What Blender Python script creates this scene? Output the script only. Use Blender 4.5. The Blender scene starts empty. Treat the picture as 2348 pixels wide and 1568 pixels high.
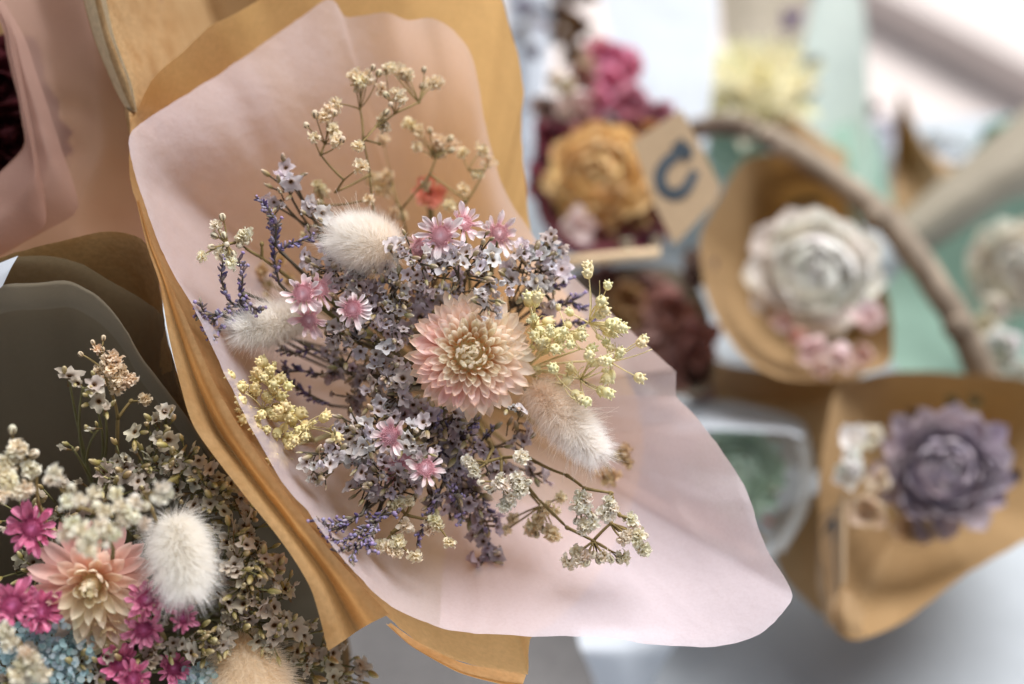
import bpy, math, random
import numpy as np
from mathutils import Vector, Matrix, noise

# ------------------------------------------------------------------ camera
scene = bpy.context.scene
PITCH = math.radians(42)
CAM = Vector((0, 0, 0.62))
FWD = Vector((0, math.cos(PITCH), -math.sin(PITCH)))
UP = Vector((0, math.sin(PITCH), math.cos(PITCH)))
RT = Vector((1, 0, 0))
cd = bpy.data.cameras.new('camera')
cam = bpy.data.objects.new('camera', cd)
scene.collection.objects.link(cam)
cam.location = CAM
cam.rotation_euler = (math.pi / 2 - PITCH, 0, 0)
cd.lens = 50; cd.sensor_width = 36
cd.clip_start = 0.01; cd.clip_end = 200
cd.dof.use_dof = True
cd.dof.focus_distance = 0.447
cd.dof.aperture_fstop = 4.0
scene.camera = cam

# ------------------------------------------------------------------ light
SUN_EL, SUN_AZ = 62, 42          # azimuth measured clockwise from +Y (away from the camera)
w = bpy.data.worlds.new('World'); scene.world = w; w.use_nodes = True
nt = w.node_tree; bg = nt.nodes['Background']
sky = nt.nodes.new('ShaderNodeTexSky'); sky.sky_type = 'NISHITA'; sky.sun_disc = False
sky.sun_elevation = math.radians(SUN_EL); sky.sun_rotation = math.radians(SUN_AZ)
sky.dust_density = 4.0
hs = nt.nodes.new('ShaderNodeHueSaturation'); hs.inputs['Saturation'].default_value = 0.45
nt.links.new(sky.outputs[0], hs.inputs['Color']); nt.links.new(hs.outputs[0], bg.inputs['Color'])
bg.inputs['Strength'].default_value = 0.055
sl = bpy.data.lights.new('sun', 'SUN'); so = bpy.data.objects.new('sun', sl)
scene.collection.objects.link(so)
sl.energy = 3.5; sl.angle = math.radians(48); sl.color = (1.0, 0.985, 0.975)
sd = Vector((math.sin(math.radians(SUN_AZ)) * math.cos(math.radians(SUN_EL)),
             math.cos(math.radians(SUN_AZ)) * math.cos(math.radians(SUN_EL)), math.sin(math.radians(SUN_EL))))
so.rotation_euler = sd.to_track_quat('Z', 'Y').to_euler()
so.location = sd * 3
vs = scene.view_settings
vs.view_transform = 'Standard'; vs.look = 'None'; vs.gamma = 1; vs.use_curve_mapping = False
vs.exposure = 0.5
scene.render.engine = 'CYCLES'
scene.cycles.max_bounces = 10
scene.cycles.transparent_max_bounces = 16
scene.cycles.transmission_bounces = 8

# ------------------------------------------------------------------ helpers
COL = scene.collection
rng = random.Random(7)
U = rng.uniform

def W(x, y, d):
    k = 0.72 * d / 2347.0
    return CAM + FWD * d + RT * ((x - 1173.5) * k) + UP * (-(y - 784) * k)

def PX(d): return 0.72 * d / 2347.0
def R3(a): return Vector((U(-a, a), U(-a, a), U(-a, a)))
def lin(h):
    h = h.lstrip('#'); v = [int(h[i:i + 2], 16) / 255 for i in (0, 2, 4)]
    return tuple((c / 12.92 if c <= 0.04045 else ((c + 0.055) / 1.055) ** 2.4) for c in v)

def mesh(name, verts, faces, mats, midx=None, t=None, smooth=True, col=None):
    me = bpy.data.meshes.new(name)
    me.from_pydata([tuple(v) for v in verts], [], faces)
    for m in (mats if isinstance(mats, (list, tuple)) else [mats]): me.materials.append(m)
    if midx is not None: me.polygons.foreach_set('material_index', midx)
    if smooth: me.polygons.foreach_set('use_smooth', [True] * len(me.polygons))
    if t is not None:
        a = me.attributes.new('t', 'FLOAT', 'POINT'); a.data.foreach_set('value', t)
    if col is not None:
        a = me.attributes.new('tint', 'FLOAT_COLOR', 'POINT')
        a.data.foreach_set('color', [c for q in col for c in (q[0], q[1], q[2], 1.0)])
    me.update()
    return me

def ob(name, me, parent=None, mat=None, color=None):
    o = bpy.data.objects.new(name, me); COL.objects.link(o)
    if parent is not None: o.parent = parent
    if mat is not None: o.matrix_basis = mat
    if color is not None: o.color = (color[0], color[1], color[2], 1)
    return o

def tag(o, label, cat, group=None, kind=None):
    if label: o['label'] = label
    if cat: o['category'] = cat
    if group: o['group'] = group
    if kind: o['kind'] = kind
    return o

def empty(name, loc, label, cat, group=None, rot=None):
    o = bpy.data.objects.new(name, None); COL.objects.link(o)
    o.empty_display_size = 0.01
    m = Matrix.Translation(loc)
    if rot is not None: m = m @ rot
    o.matrix_basis = m
    return tag(o, label, cat, group)

def facing(n, roll=None):
    n = Vector(n).normalized()
    q = n.to_track_quat('Z', 'Y')
    return q.to_matrix().to_4x4() @ Matrix.Rotation(U(0, 6.283) if roll is None else roll, 4, 'Z')

def tocam(p): return (CAM - p).normalized()

class B:
    """collects geometry for one mesh"""
    def __init__(s): s.v = []; s.f = []; s.m = []; s.t = []; s.c = []
    def add(s, v, f, m=0, t=None, c=None):
        o = len(s.v); s.v += v; s.f += [tuple(i + o for i in q) for q in f]; s.m += [m] * len(f)
        s.t += t if t is not None else [0.0] * len(v)
        s.c += c if c is not None else [(1, 1, 1)] * len(v)
    def tube(s, pts, r0, r1, n=5, m=0, c=None):
        pts = [Vector(p) for p in pts]; L = len(pts); v = []; t = []
        for i, p in enumerate(pts):
            d = (pts[min(i + 1, L - 1)] - pts[max(i - 1, 0)])
            d = d.normalized() if d.length > 1e-9 else Vector((0, 0, 1))
            a = d.orthogonal().normalized(); b = d.cross(a)
            r = r0 + (r1 - r0) * i / max(1, L - 1)
            for k in range(n):
                an = 6.28318 * k / n
                v.append(p + a * (math.cos(an) * r) + b * (math.sin(an) * r)); t.append(i / max(1, L - 1))
        f = [(i * n + k, i * n + (k + 1) % n, (i + 1) * n + (k + 1) % n, (i + 1) * n + k) for i in range(L - 1) for k in range(n)]
        f.append(tuple(range(n - 1, -1, -1))); f.append(tuple(range((L - 1) * n, L * n)))
        s.add(v, f, m, t, [c] * len(v) if c else None)
    def ell(s, c, ax, rl, rr, n=6, k=5, m=0, col=None, point=0.0, malt=None):
        """ellipsoid: centre c, axis ax, half length rl, radius rr"""
        c = Vector(c); ax = Vector(ax).normalized(); a = ax.orthogonal().normalized(); b = ax.cross(a)
        v = [c - ax * rl]; t = [0.0]
        for i in range(1, k):
            th = math.pi * i / k; z = -math.cos(th); r = math.sin(th) * (1 - point * (i / k) ** 2)
            for j in range(n):
                an = 6.28318 * j / n
                v.append(c + ax * (z * rl) + (a * math.cos(an) + b * math.sin(an)) * (r * rr)); t.append(i / k)
        v.append(c + ax * rl); t.append(1.0)
        f = []; mm = []
        for j in range(n):
            f.append((0, 1 + (j + 1) % n, 1 + j)); mm.append(m if malt is None or j % 2 else malt)
        for i in range(k - 2):
            for j in range(n):
                f.append((1 + i * n + j, 1 + i * n + (j + 1) % n, 1 + (i + 1) * n + (j + 1) % n, 1 + (i + 1) * n + j))
                mm.append(m if malt is None or j % 2 or i > k - 4 else malt)
        e = len(v) - 1
        for j in range(n):
            f.append((1 + (k - 2) * n + j, 1 + (k - 2) * n + (j + 1) % n, e)); mm.append(m)
        o = len(s.m)
        s.add(v, f, m, t, [col] * len(v) if col else None)
        s.m[o:] = mm
    def build(s, name, mats, smooth=True, col=False):
        return mesh(name, s.v, s.f, mats, s.m, s.t, smooth, s.c if col else None)

def curve(a, b, bend=0.15, n=6, sag=None):
    a = Vector(a); b = Vector(b); L = (b - a).length
    off = sag if sag is not None else R3(1).normalized() * L * bend
    m = (a + b) / 2 + off
    return [a * (1 - t) ** 2 + m * 2 * t * (1 - t) + b * t * t for t in [i / (n - 1) for i in range(n)]]

# ------------------------------------------------------------------ materials
def newmat(name):
    m = bpy.data.materials.new(name); m.use_nodes = True
    t = m.node_tree
    for n in list(t.nodes): t.nodes.remove(n)
    return m, t, t.nodes.new('ShaderNodeOutputMaterial')

def thin(name, color, trans=0.35, tcolor=None, clear=0.0, rough=0.6, var=0.12, nscale=250.0, bump=0.0, bscale=900.0,
         objcol=False, tint=False, ramp=None, spec=0.25, blotch=None):
    """thin material: diffuse/gloss + translucent (+ transparent). ramp: [(t,color)...] along the attribute t"""
    m, T, out = newmat(name); N = T.nodes; Lk = T.links
    base = N.new('ShaderNodeRGB'); base.outputs[0].default_value = (*color, 1); src = base.outputs[0]
    if ramp:
        at = N.new('ShaderNodeAttribute'); at.attribute_name = 't'
        cr = N.new('ShaderNodeValToRGB')
        el = cr.color_ramp.elements
        while len(el) < len(ramp): el.new(0.5)
        for e, (p, c) in zip(el, ramp): e.position = p; e.color = (*c, 1)
        Lk.new(at.outputs['Fac'], cr.inputs[0]); src = cr.outputs[0]
    if tint:
        at2 = N.new('ShaderNodeAttribute'); at2.attribute_name = 'tint'
        src2 = at2.outputs['Color']
    elif objcol:
        oi = N.new('ShaderNodeObjectInfo'); src2 = oi.outputs['Color']
    else: src2 = None
    def mul(a, b, fac=1.0):
        x = N.new('ShaderNodeMix'); x.data_type = 'RGBA'; x.blend_type = 'MULTIPLY'; x.inputs[0].default_value = fac
        Lk.new(a, x.inputs[6]); Lk.new(b, x.inputs[7]); return x.outputs[2]
    if src2 is not None: src = mul(src, src2)
    tc = N.new('ShaderNodeTexCoord')
    nz = N.new('ShaderNodeTexNoise'); nz.inputs['Scale'].default_value = nscale; nz.inputs['Detail'].default_value = 5
    Lk.new(tc.outputs['Object'], nz.inputs['Vector'])
    mr = N.new('ShaderNodeMapRange'); mr.inputs['From Min'].default_value = 0.25; mr.inputs['From Max'].default_value = 0.75
    mr.inputs['To Min'].default_value = 1 - var; mr.inputs['To Max'].default_value = 1 + var
    Lk.new(nz.outputs['Fac'], mr.inputs['Value'])
    cmb = N.new('ShaderNodeCombineColor')
    for i in range(3): Lk.new(mr.outputs[0], cmb.inputs[i])
    src = mul(src, cmb.outputs[0])
    if blotch:
        bcol, bsc, bamt = blotch
        n2 = N.new('ShaderNodeTexNoise'); n2.inputs['Scale'].default_value = bsc; n2.inputs['Detail'].default_value = 6; n2.inputs['Roughness'].default_value = 0.65
        Lk.new(tc.outputs['Object'], n2.inputs['Vector'])
        r2 = N.new('ShaderNodeMapRange'); r2.inputs['From Min'].default_value = 0.45; r2.inputs['From Max'].default_value = 0.72
        r2.inputs['To Max'].default_value = bamt; Lk.new(n2.outputs['Fac'], r2.inputs['Value'])
        x = N.new('ShaderNodeMix'); x.data_type = 'RGBA'; Lk.new(r2.outputs[0], x.inputs[0]); Lk.new(src, x.inputs[6])
        x.inputs[7].default_value = (*bcol, 1); src = x.outputs[2]
    p = N.new('ShaderNodeBsdfPrincipled'); p.inputs['Roughness'].default_value = rough
    p.inputs['Specular IOR Level'].default_value = spec
    Lk.new(src, p.inputs['Base Color'])
    if bump > 0:
        n3 = N.new('ShaderNodeTexNoise'); n3.inputs['Scale'].default_value = bscale; n3.inputs['Detail'].default_value = 4
        Lk.new(tc.outputs['Object'], n3.inputs['Vector'])
        bp = N.new('ShaderNodeBump'); bp.inputs['Strength'].default_value = bump; bp.inputs['Distance'].default_value = 0.0006
        Lk.new(n3.outputs['Fac'], bp.inputs['Height']); Lk.new(bp.outputs[0], p.inputs['Normal'])
    sh = p.outputs[0]
    if trans > 0:
        tr = N.new('ShaderNodeBsdfTranslucent')
        if tcolor: tr.inputs['Color'].default_value = (*tcolor, 1)
        else: Lk.new(src, tr.inputs['Color'])
        mx = N.new('ShaderNodeMixShader'); mx.inputs[0].default_value = trans
        Lk.new(sh, mx.inputs[1]); Lk.new(tr.outputs[0], mx.inputs[2]); sh = mx.outputs[0]
    if clear > 0:
        tp = N.new('ShaderNodeBsdfTransparent')
        mx = N.new('ShaderNodeMixShader'); mx.inputs[0].default_value = clear
        Lk.new(sh, mx.inputs[1]); Lk.new(tp.outputs[0], mx.inputs[2]); sh = mx.outputs[0]
    Lk.new(sh, out.inputs[0])
    return m

M = {}
KR = (0.42, 0.27, 0.135)
M['kraft'] = thin('kraft_paper', KR, 0.50, (0.92, 0.58, 0.24), rough=0.85, var=0.24, nscale=620, bump=0.6, bscale=1500, spec=0.05, blotch=((0.26, 0.12, 0.035), 75, 0.6))
M['kraft_dense'] = thin('dense_kraft_paper', KR, 0.05, (0.85, 0.50, 0.18), rough=0.85, var=0.24, nscale=620, bump=0.6, bscale=1500, spec=0.05, blotch=((0.26, 0.12, 0.035), 75, 0.6))
M['kraft_far'] = thin('kraft_paper_plain', (0.36, 0.235, 0.12), 0.09, (0.7, 0.38, 0.1), rough=0.6, var=0.1, nscale=200, bump=0.2)
M['tissue'] = thin('pink_tissue', (0.87, 0.82, 0.90), 0.50, (0.96, 0.74, 0.68), clear=0.42, rough=0.7, var=0.04, nscale=1100, bump=1.0, bscale=190, blotch=((0.68, 0.58, 0.62), 900, 0.45))
M['kraft_lit'] = thin('lit_kraft_paper', (0.66, 0.52, 0.33), 0.12, (0.8, 0.6, 0.35), rough=0.85, var=0.15, nscale=520, bump=0.5, bscale=1400, spec=0.05)  # inner kraft face, light on the fold put into its colour
M['tissue_rose'] = thin('rose_tissue', (0.44, 0.285, 0.235), 0.42, (0.56, 0.32, 0.24), clear=0.25, rough=0.7, var=0.04, nscale=900, bump=0.2)
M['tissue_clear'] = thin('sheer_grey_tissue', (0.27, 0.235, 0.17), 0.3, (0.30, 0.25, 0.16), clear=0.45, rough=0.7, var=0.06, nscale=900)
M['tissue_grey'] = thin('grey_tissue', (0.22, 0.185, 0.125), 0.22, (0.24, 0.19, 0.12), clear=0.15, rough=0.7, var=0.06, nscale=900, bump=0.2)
M['tissue_rim'] = thin('lit_grey_tissue', (0.34, 0.305, 0.235), 0.35, (0.4, 0.34, 0.25), clear=0.3, rough=0.7, var=0.05, nscale=900, bump=0.3)  # grey tissue with the light on its rim put into the colour
M['mint'] = thin('mint_paper', (0.29, 0.43, 0.355), 0.3, (0.32, 0.47, 0.38), rough=0.6, var=0.05)
M['mint_pale'] = thin('pale_mint_paper', (0.74, 0.84, 0.79), 0.35, (0.75, 0.85, 0.78), rough=0.6, var=0.05)
M['white_paper'] = thin('white_paper', (0.66, 0.71, 0.78), 0.35, (0.66, 0.71, 0.78), rough=0.6, var=0.03)
M['cello'] = thin('frosted_film', (0.84, 0.88, 0.90), 0.4, (0.9, 0.94, 0.95), clear=0.42, rough=0.25, var=0.03, spec=0.6)
M['taupe'] = thin('taupe_paper', (0.42, 0.37, 0.29), 0.25, rough=0.6, var=0.06)
M['maroon_paper'] = thin('maroon_paper', (0.23, 0.07, 0.085), 0.25, rough=0.6, var=0.08)
M['cloth'] = thin('table_cloth', (0.46, 0.50, 0.54), 0.0, rough=0.85, var=0.04, nscale=60, bump=0.3, bscale=1200)
M['shadow_sheet'] = thin('shadow_sheet', (0.17, 0.165, 0.165), 0.0, rough=0.9, var=0.15, nscale=300, bump=0.5, bscale=1500)  # dark tone painted for the shadow below the bouquet
M['paving'] = thin('pale_paving', (0.66, 0.59, 0.56), 0.0, rough=0.9, var=0.05, nscale=6)
M['wood'] = thin('bark_wood', (0.36, 0.29, 0.22), 0.0, rough=0.65, var=0.25, nscale=70, bump=0.6, bscale=260, blotch=((0.10, 0.065, 0.04), 30, 0.8))
M['wicker'] = thin('wicker', (0.20, 0.105, 0.045), 0.0, rough=0.6, var=0.3, nscale=120)
M['stick'] = thin('pale_stick', (0.66, 0.50, 0.32), 0.0, rough=0.6, var=0.1)
M['ink'] = thin('slate_ink', (0.055, 0.075, 0.095), 0.0, rough=0.7, var=0.1)
M['tagcard'] = thin('tag_card', (0.44, 0.32, 0.20), 0.1, rough=0.7, var=0.06)
M['stem'] = thin('dry_stem', (0.26, 0.19, 0.075), 0.0, rough=0.6, var=0.2)
M['stem_green'] = thin('green_stem', (0.16, 0.15, 0.06), 0.0, rough=0.6, var=0.2)
M['stem_dark'] = thin('dark_stem', (0.10, 0.08, 0.055), 0.0, rough=0.6, var=0.2)
M['stem_yellow'] = thin('yellow_stem', (0.84, 0.73, 0.40), 0.15, rough=0.6, var=0.12)
W1 = (1, 1, 1)
M['petal'] = thin('strawflower_petal', W1, 0.48, rough=0.42, var=0.06, nscale=500, objcol=True, spec=0.4,
                  ramp=[(0.0, (0.98, 0.66, 0.34)), (0.35, (1, 0.93, 0.86)), (0.8, (1, 1, 1)), (1.0, (0.98, 0.84, 0.68))])
M['petal_soft'] = thin('soft_petal', W1, 0.42, rough=0.45, var=0.06, nscale=500, objcol=True, spec=0.4,
                       ramp=[(0.0, (0.92, 0.76, 0.60)), (0.3, (1, 0.97, 0.94)), (1.0, (1, 1, 1))])
M['star_petal'] = thin('star_petal', W1, 0.30, rough=0.30, var=0.05, nscale=700, objcol=True, spec=0.6,
                       ramp=[(0.0, (0.92, 0.50, 0.55)), (0.5, (0.98, 0.86, 0.88)), (1.0, (1, 0.98, 0.98))])
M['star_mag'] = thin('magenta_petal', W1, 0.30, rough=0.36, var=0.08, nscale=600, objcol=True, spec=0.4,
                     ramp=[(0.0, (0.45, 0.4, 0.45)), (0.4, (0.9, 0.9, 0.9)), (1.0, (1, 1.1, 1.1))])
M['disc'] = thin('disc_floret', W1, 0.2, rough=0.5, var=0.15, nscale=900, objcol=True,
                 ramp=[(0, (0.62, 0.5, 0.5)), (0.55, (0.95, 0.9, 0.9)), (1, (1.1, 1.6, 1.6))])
M['floret'] = thin('statice_floret', W1, 0.42, rough=0.55, var=0.10, nscale=900, objcol=True,
                   ramp=[(0.0, (0.40, 0.30, 0.16)), (0.12, (0.40, 0.24, 0.11)), (0.26, (0.86, 0.82, 0.81)), (1.0, (1, 1, 1))])
M['sbud'] = thin('statice_bud', W1, 0.15, rough=0.4, var=0.12, nscale=900, objcol=True,
                 ramp=[(0, (0.26, 0.22, 0.09)), (0.40, (0.46, 0.42, 0.22)), (0.70, (0.66, 0.58, 0.44)), (1, (0.98, 0.92, 0.88))])
M['gyp'] = thin('gypsophila_petal', W1, 0.42, rough=0.6, var=0.10, nscale=900, objcol=True,
                ramp=[(0, (0.66, 0.46, 0.20)), (0.35, (0.95, 0.88, 0.74)), (1, (1, 0.99, 0.96))])
M['gypdark'] = thin('gypsophila_calyx', (0.22, 0.17, 0.11), 0.05, rough=0.6, var=0.2)
M['yellow'] = thin('yellow_bud', W1, 0.28, rough=0.5, var=0.12, nscale=800, objcol=True,
                   ramp=[(0, (0.8, 0.66, 0.36)), (0.5, (0.95, 0.9, 0.75)), (1, (1, 1, 1))])
M['lav'] = thin('lavender_bud', W1, 0.2, rough=0.6, var=0.15, nscale=900, tint=True)
M['blue'] = thin('blue_petal', W1, 0.3, rough=0.6, var=0.1, nscale=900, tint=True)
M['fur'] = thin('fur', W1, 0.58, rough=0.8, var=0.05, nscale=300, tint=True, spec=0.1, ramp=[(0, (0.98, 0.94, 0.88)), (0.5, (1, 0.98, 0.96)), (1, (1, 1, 1))])
M['sola'] = thin('sola_petal', W1, 0.22, rough=0.7, var=0.08, nscale=300, objcol=True,
                 ramp=[(0, (0.82, 0.75, 0.64)), (0.5, (0.96, 0.94, 0.91)), (1, (1, 1, 1))])

# ------------------------------------------------------------------ paper surfaces
def crspline(P, n, closed=False):
    P = np.array(P, float); m = len(P); segs = m if closed else m - 1
    d = np.linalg.norm(np.diff(np.vstack([P, P[:1]]) if closed else P, axis=0)[:, :2], axis=1)
    cum = np.concatenate([[0], np.cumsum(np.maximum(d, 1e-6))])
    out = []
    for q in np.linspace(0, cum[-1], n, endpoint=not closed):
        i = min(int(np.searchsorted(cum, q, 'right') - 1), segs - 1)
        t = (q - cum[i]) / (cum[i + 1] - cum[i])
        def g(j):
            return P[j % m] if closed else P[min(max(j, 0), m - 1)]
        p0, p1, p2, p3 = g(i - 1), g(i), g(i + 1), g(i + 2)
        h00 = 2 * t**3 - 3 * t**2 + 1; h10 = t**3 - 2 * t**2 + t; h01 = -2 * t**3 + 3 * t**2; h11 = t**3 - t**2
        out.append(h00 * p1 + h10 * 0.4 * (p2 - p0) + h01 * p2 + h11 * 0.4 * (p3 - p1))
    return np.array(out)

def grid_mesh(name, G, mat, closed=False, loc=Vector((0, 0, 0))):
    nu = len(G); nv = len(G[0])
    v = [p - loc for r in G for p in r]; f = []
    for i in range(nu if closed else nu - 1):
        for j in range(nv - 1):
            i2 = (i + 1) % nu
            f.append((i * nv + j, i2 * nv + j, i2 * nv + j + 1, i * nv + j + 1))
    return mesh(name, v, f, mat)

def wrinkle(p, amp, seed, f=18.0):
    q = p * f + Vector((seed * 3.1, seed * 1.7, seed * 2.3))
    a = noise.noise(q) + 0.45 * noise.noise(q * 2.3) 
    c = abs(noise.noise(q * 1.6 + Vector((9, 2, 4)))) ** 0.6 - 0.45
    g = 1 - abs(noise.noise(q * 3.3 + Vector((3, 7, 1)))) * 2.2
    g2 = 1 - abs(noise.noise(q * 1.3 + Vector((5, 1, 8)))) * 3.0
    return amp * (a * 0.7 + 0.45 * c + 0.22 * max(0, g) + 0.55 * max(0, g2) ** 2)

def polar(name, rim, apex, mat, parent, loc, k=0.42, ring=110, nt=220, ns=34, amp=0.002, seed=1.0, part=None, off=0.0, s0=0.0, creases=0, camp=.0016):
    """paper cone from a small ring at the apex to a closed rim; rim points (x, y, depth[, k])"""
    R = crspline([(r[0], r[1], r[2], r[3] if len(r) > 3 and r[3] else k, r[4] if len(r) > 4 else 0.0) for r in rim], nt, True)
    ax, ay, ad = apex; G = []
    rr = random.Random(int(seed * 100))
    CR = [(rr.uniform(-3.14, 3.14), rr.uniform(.03, .09), camp * rr.choice((-1, 1)) * rr.uniform(.5, 1.2), rr.uniform(.15, .6)) for _ in range(creases)]
    for x, y, d, kk, lip in R:
        an = math.atan2(y - ay, x - ax); row = []
        q_ = Vector((x * .025, y * .025, seed)); x += 2.2 * noise.noise(q_) + 1.2 * noise.noise(q_ * 3.1); y += 2.2 * noise.noise(q_ + Vector((7, 3, 1))) + 1.2 * noise.noise(q_ * 3.3)
        bx, by = ax + ring * math.cos(an), ay + ring * math.sin(an)
        mx, my = bx + (x - bx) * 0.55, by + (y - by) * 0.55
        md = ad + (d - ad) * kk
        a = W(bx, by, ad); m = W(mx, my, md); b = W(x, y, d)
        for j in range(ns):
            s = s0 + (1 - s0) * j / (ns - 1)
            p = a * (1 - s) ** 2 + m * (2 * s * (1 - s)) + b * (s * s)
            p = CAM + (p - CAM) * (1 + lip * max(0, (s - .70) / .30) ** 2 / d)
            wv = wrinkle(p, amp * s, seed)
            for (c0, cw, ca, cs) in CR:
                da = abs((an - c0 - .12 * math.sin(s * 4 + c0) + 3.14159) % 6.28318 - 3.14159)
                if da < cw and s > cs: wv += ca * (1 - da / cw) * min(1, (s - cs) * 3)
            p = p + FWD * wv
            row.append(p)
        if off: row = [CAM + (p - CAM) * (1 + off / d) for p in row]
        if part is None or part(x, y): G.append(row)
    return ob(name, grid_mesh(name, G, mat, part is None, loc), parent)

def patch(name, rows, mat, parent, loc, nu=40, nv=30, amp=0.0015, seed=1.0):
    """paper sheet through a net of control points (x, y, depth)"""
    A = [crspline(r, nv) for r in rows]
    A = np.array(A); G = np.zeros((nu, nv, 3))
    for j in range(nv): G[:, j] = crspline(A[:, j], nu)
    P = []
    for i in range(nu):
        row = []
        for j in range(nv):
            p = W(*G[i, j]); row.append(p + FWD * wrinkle(p, amp, seed))
        P.append(row)
    return ob(name, grid_mesh(name, P, mat, False, loc), parent)

def to_table(p):
    return Vector((p.x, p.y, 0.004))

def stems_below(parent, loc, apex, reach=1.0, r=0.012):
    """the wrapped handle of stems that carries on below the mouth of the paper, down to the table"""
    b = B(); a = W(*apex); d = (a - CAM).normalized()
    if a.z < .03: return
    t = (a.z - 0.012) / -d.z
    e = a + d * t * 0.96
    for k in range(14):
        o = (RT * math.cos(k * 2.4) + UP * math.sin(k * 2.4)) * (r * math.sqrt((k + .5) / 14))
        b.tube([p - loc for p in curve(a + o - d * 0.03, e + o * 0.9, 0.02, 5)], 0.0013, 0.0012, 5)
    ob('stem_bundle', b.build('stem_bundle', M['stem_green']), parent)

# ------------------------------------------------------------------ setting
def add_setting():
    n = 90; v = []; f = []
    for i in range(n + 1):
        for j in range(n + 1):
            x = -1.3 + 2.6 * i / n; y = -0.25 + 1.22 * j / n
            z = 0.006 * noise.noise(Vector((x * 5, y * 3.2, 1.0))) + 0.0025 * noise.noise(Vector((x * 14, y * 9, 4.0)))
            if j == n: z = -0.25
            v.append((x, y if j < n else 0.972, z))
    f = [(i * (n + 1) + j, (i + 1) * (n + 1) + j, (i + 1) * (n + 1) + j + 1, i * (n + 1) + j + 1) for i in range(n) for j in range(n)]
    o = ob('table_cloth', mesh('table_cloth', v, f, M['cloth']))
    tag(o, 'pale blue white cloth on the table under all the bouquets', 'tablecloth', kind='structure')
    g = mesh('ground', [(-30, -10, -0.75), (30, -10, -0.75), (30, 40, -0.75), (-30, 40, -0.75)], [(0, 1, 2, 3)], M['paving'])
    tag(ob('ground', g), 'pale pinkish paving in bright light beyond the table', 'ground', kind='structure')
    # added slab: its riser stands in for the soft diagonal shadow band, upper right
    def ground_at(x, y, z=-0.75):
        p = W(x, y, 1.0); d = p - CAM; t = (z - CAM.z) / d.z; return CAM + d * t
    a = ground_at(1984, 62); b = ground_at(2347, 258)
    d = (b - a).normalized(); a = a - d * 4; b = b + d * 6
    nrm = Vector((-d.y, d.x, 0)); nrm = nrm if nrm.y > 0 else -nrm
    c = a + nrm * 20; e = b + nrm * 20; h = Vector((0, 0, 0.085))
    vv = [a, b, e, c, a + h, b + h, e + h, c + h]
    km = mesh('shadow_step', vv, [(0, 1, 5, 4), (4, 5, 6, 7), (1, 2, 6, 5), (0, 4, 7, 3)], M['paving'], smooth=False)
    tag(ob('shadow_step', km), 'low pale step added for the diagonal shadow band across the bright paving', 'shadow_step', kind='structure')
add_setting()

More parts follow.
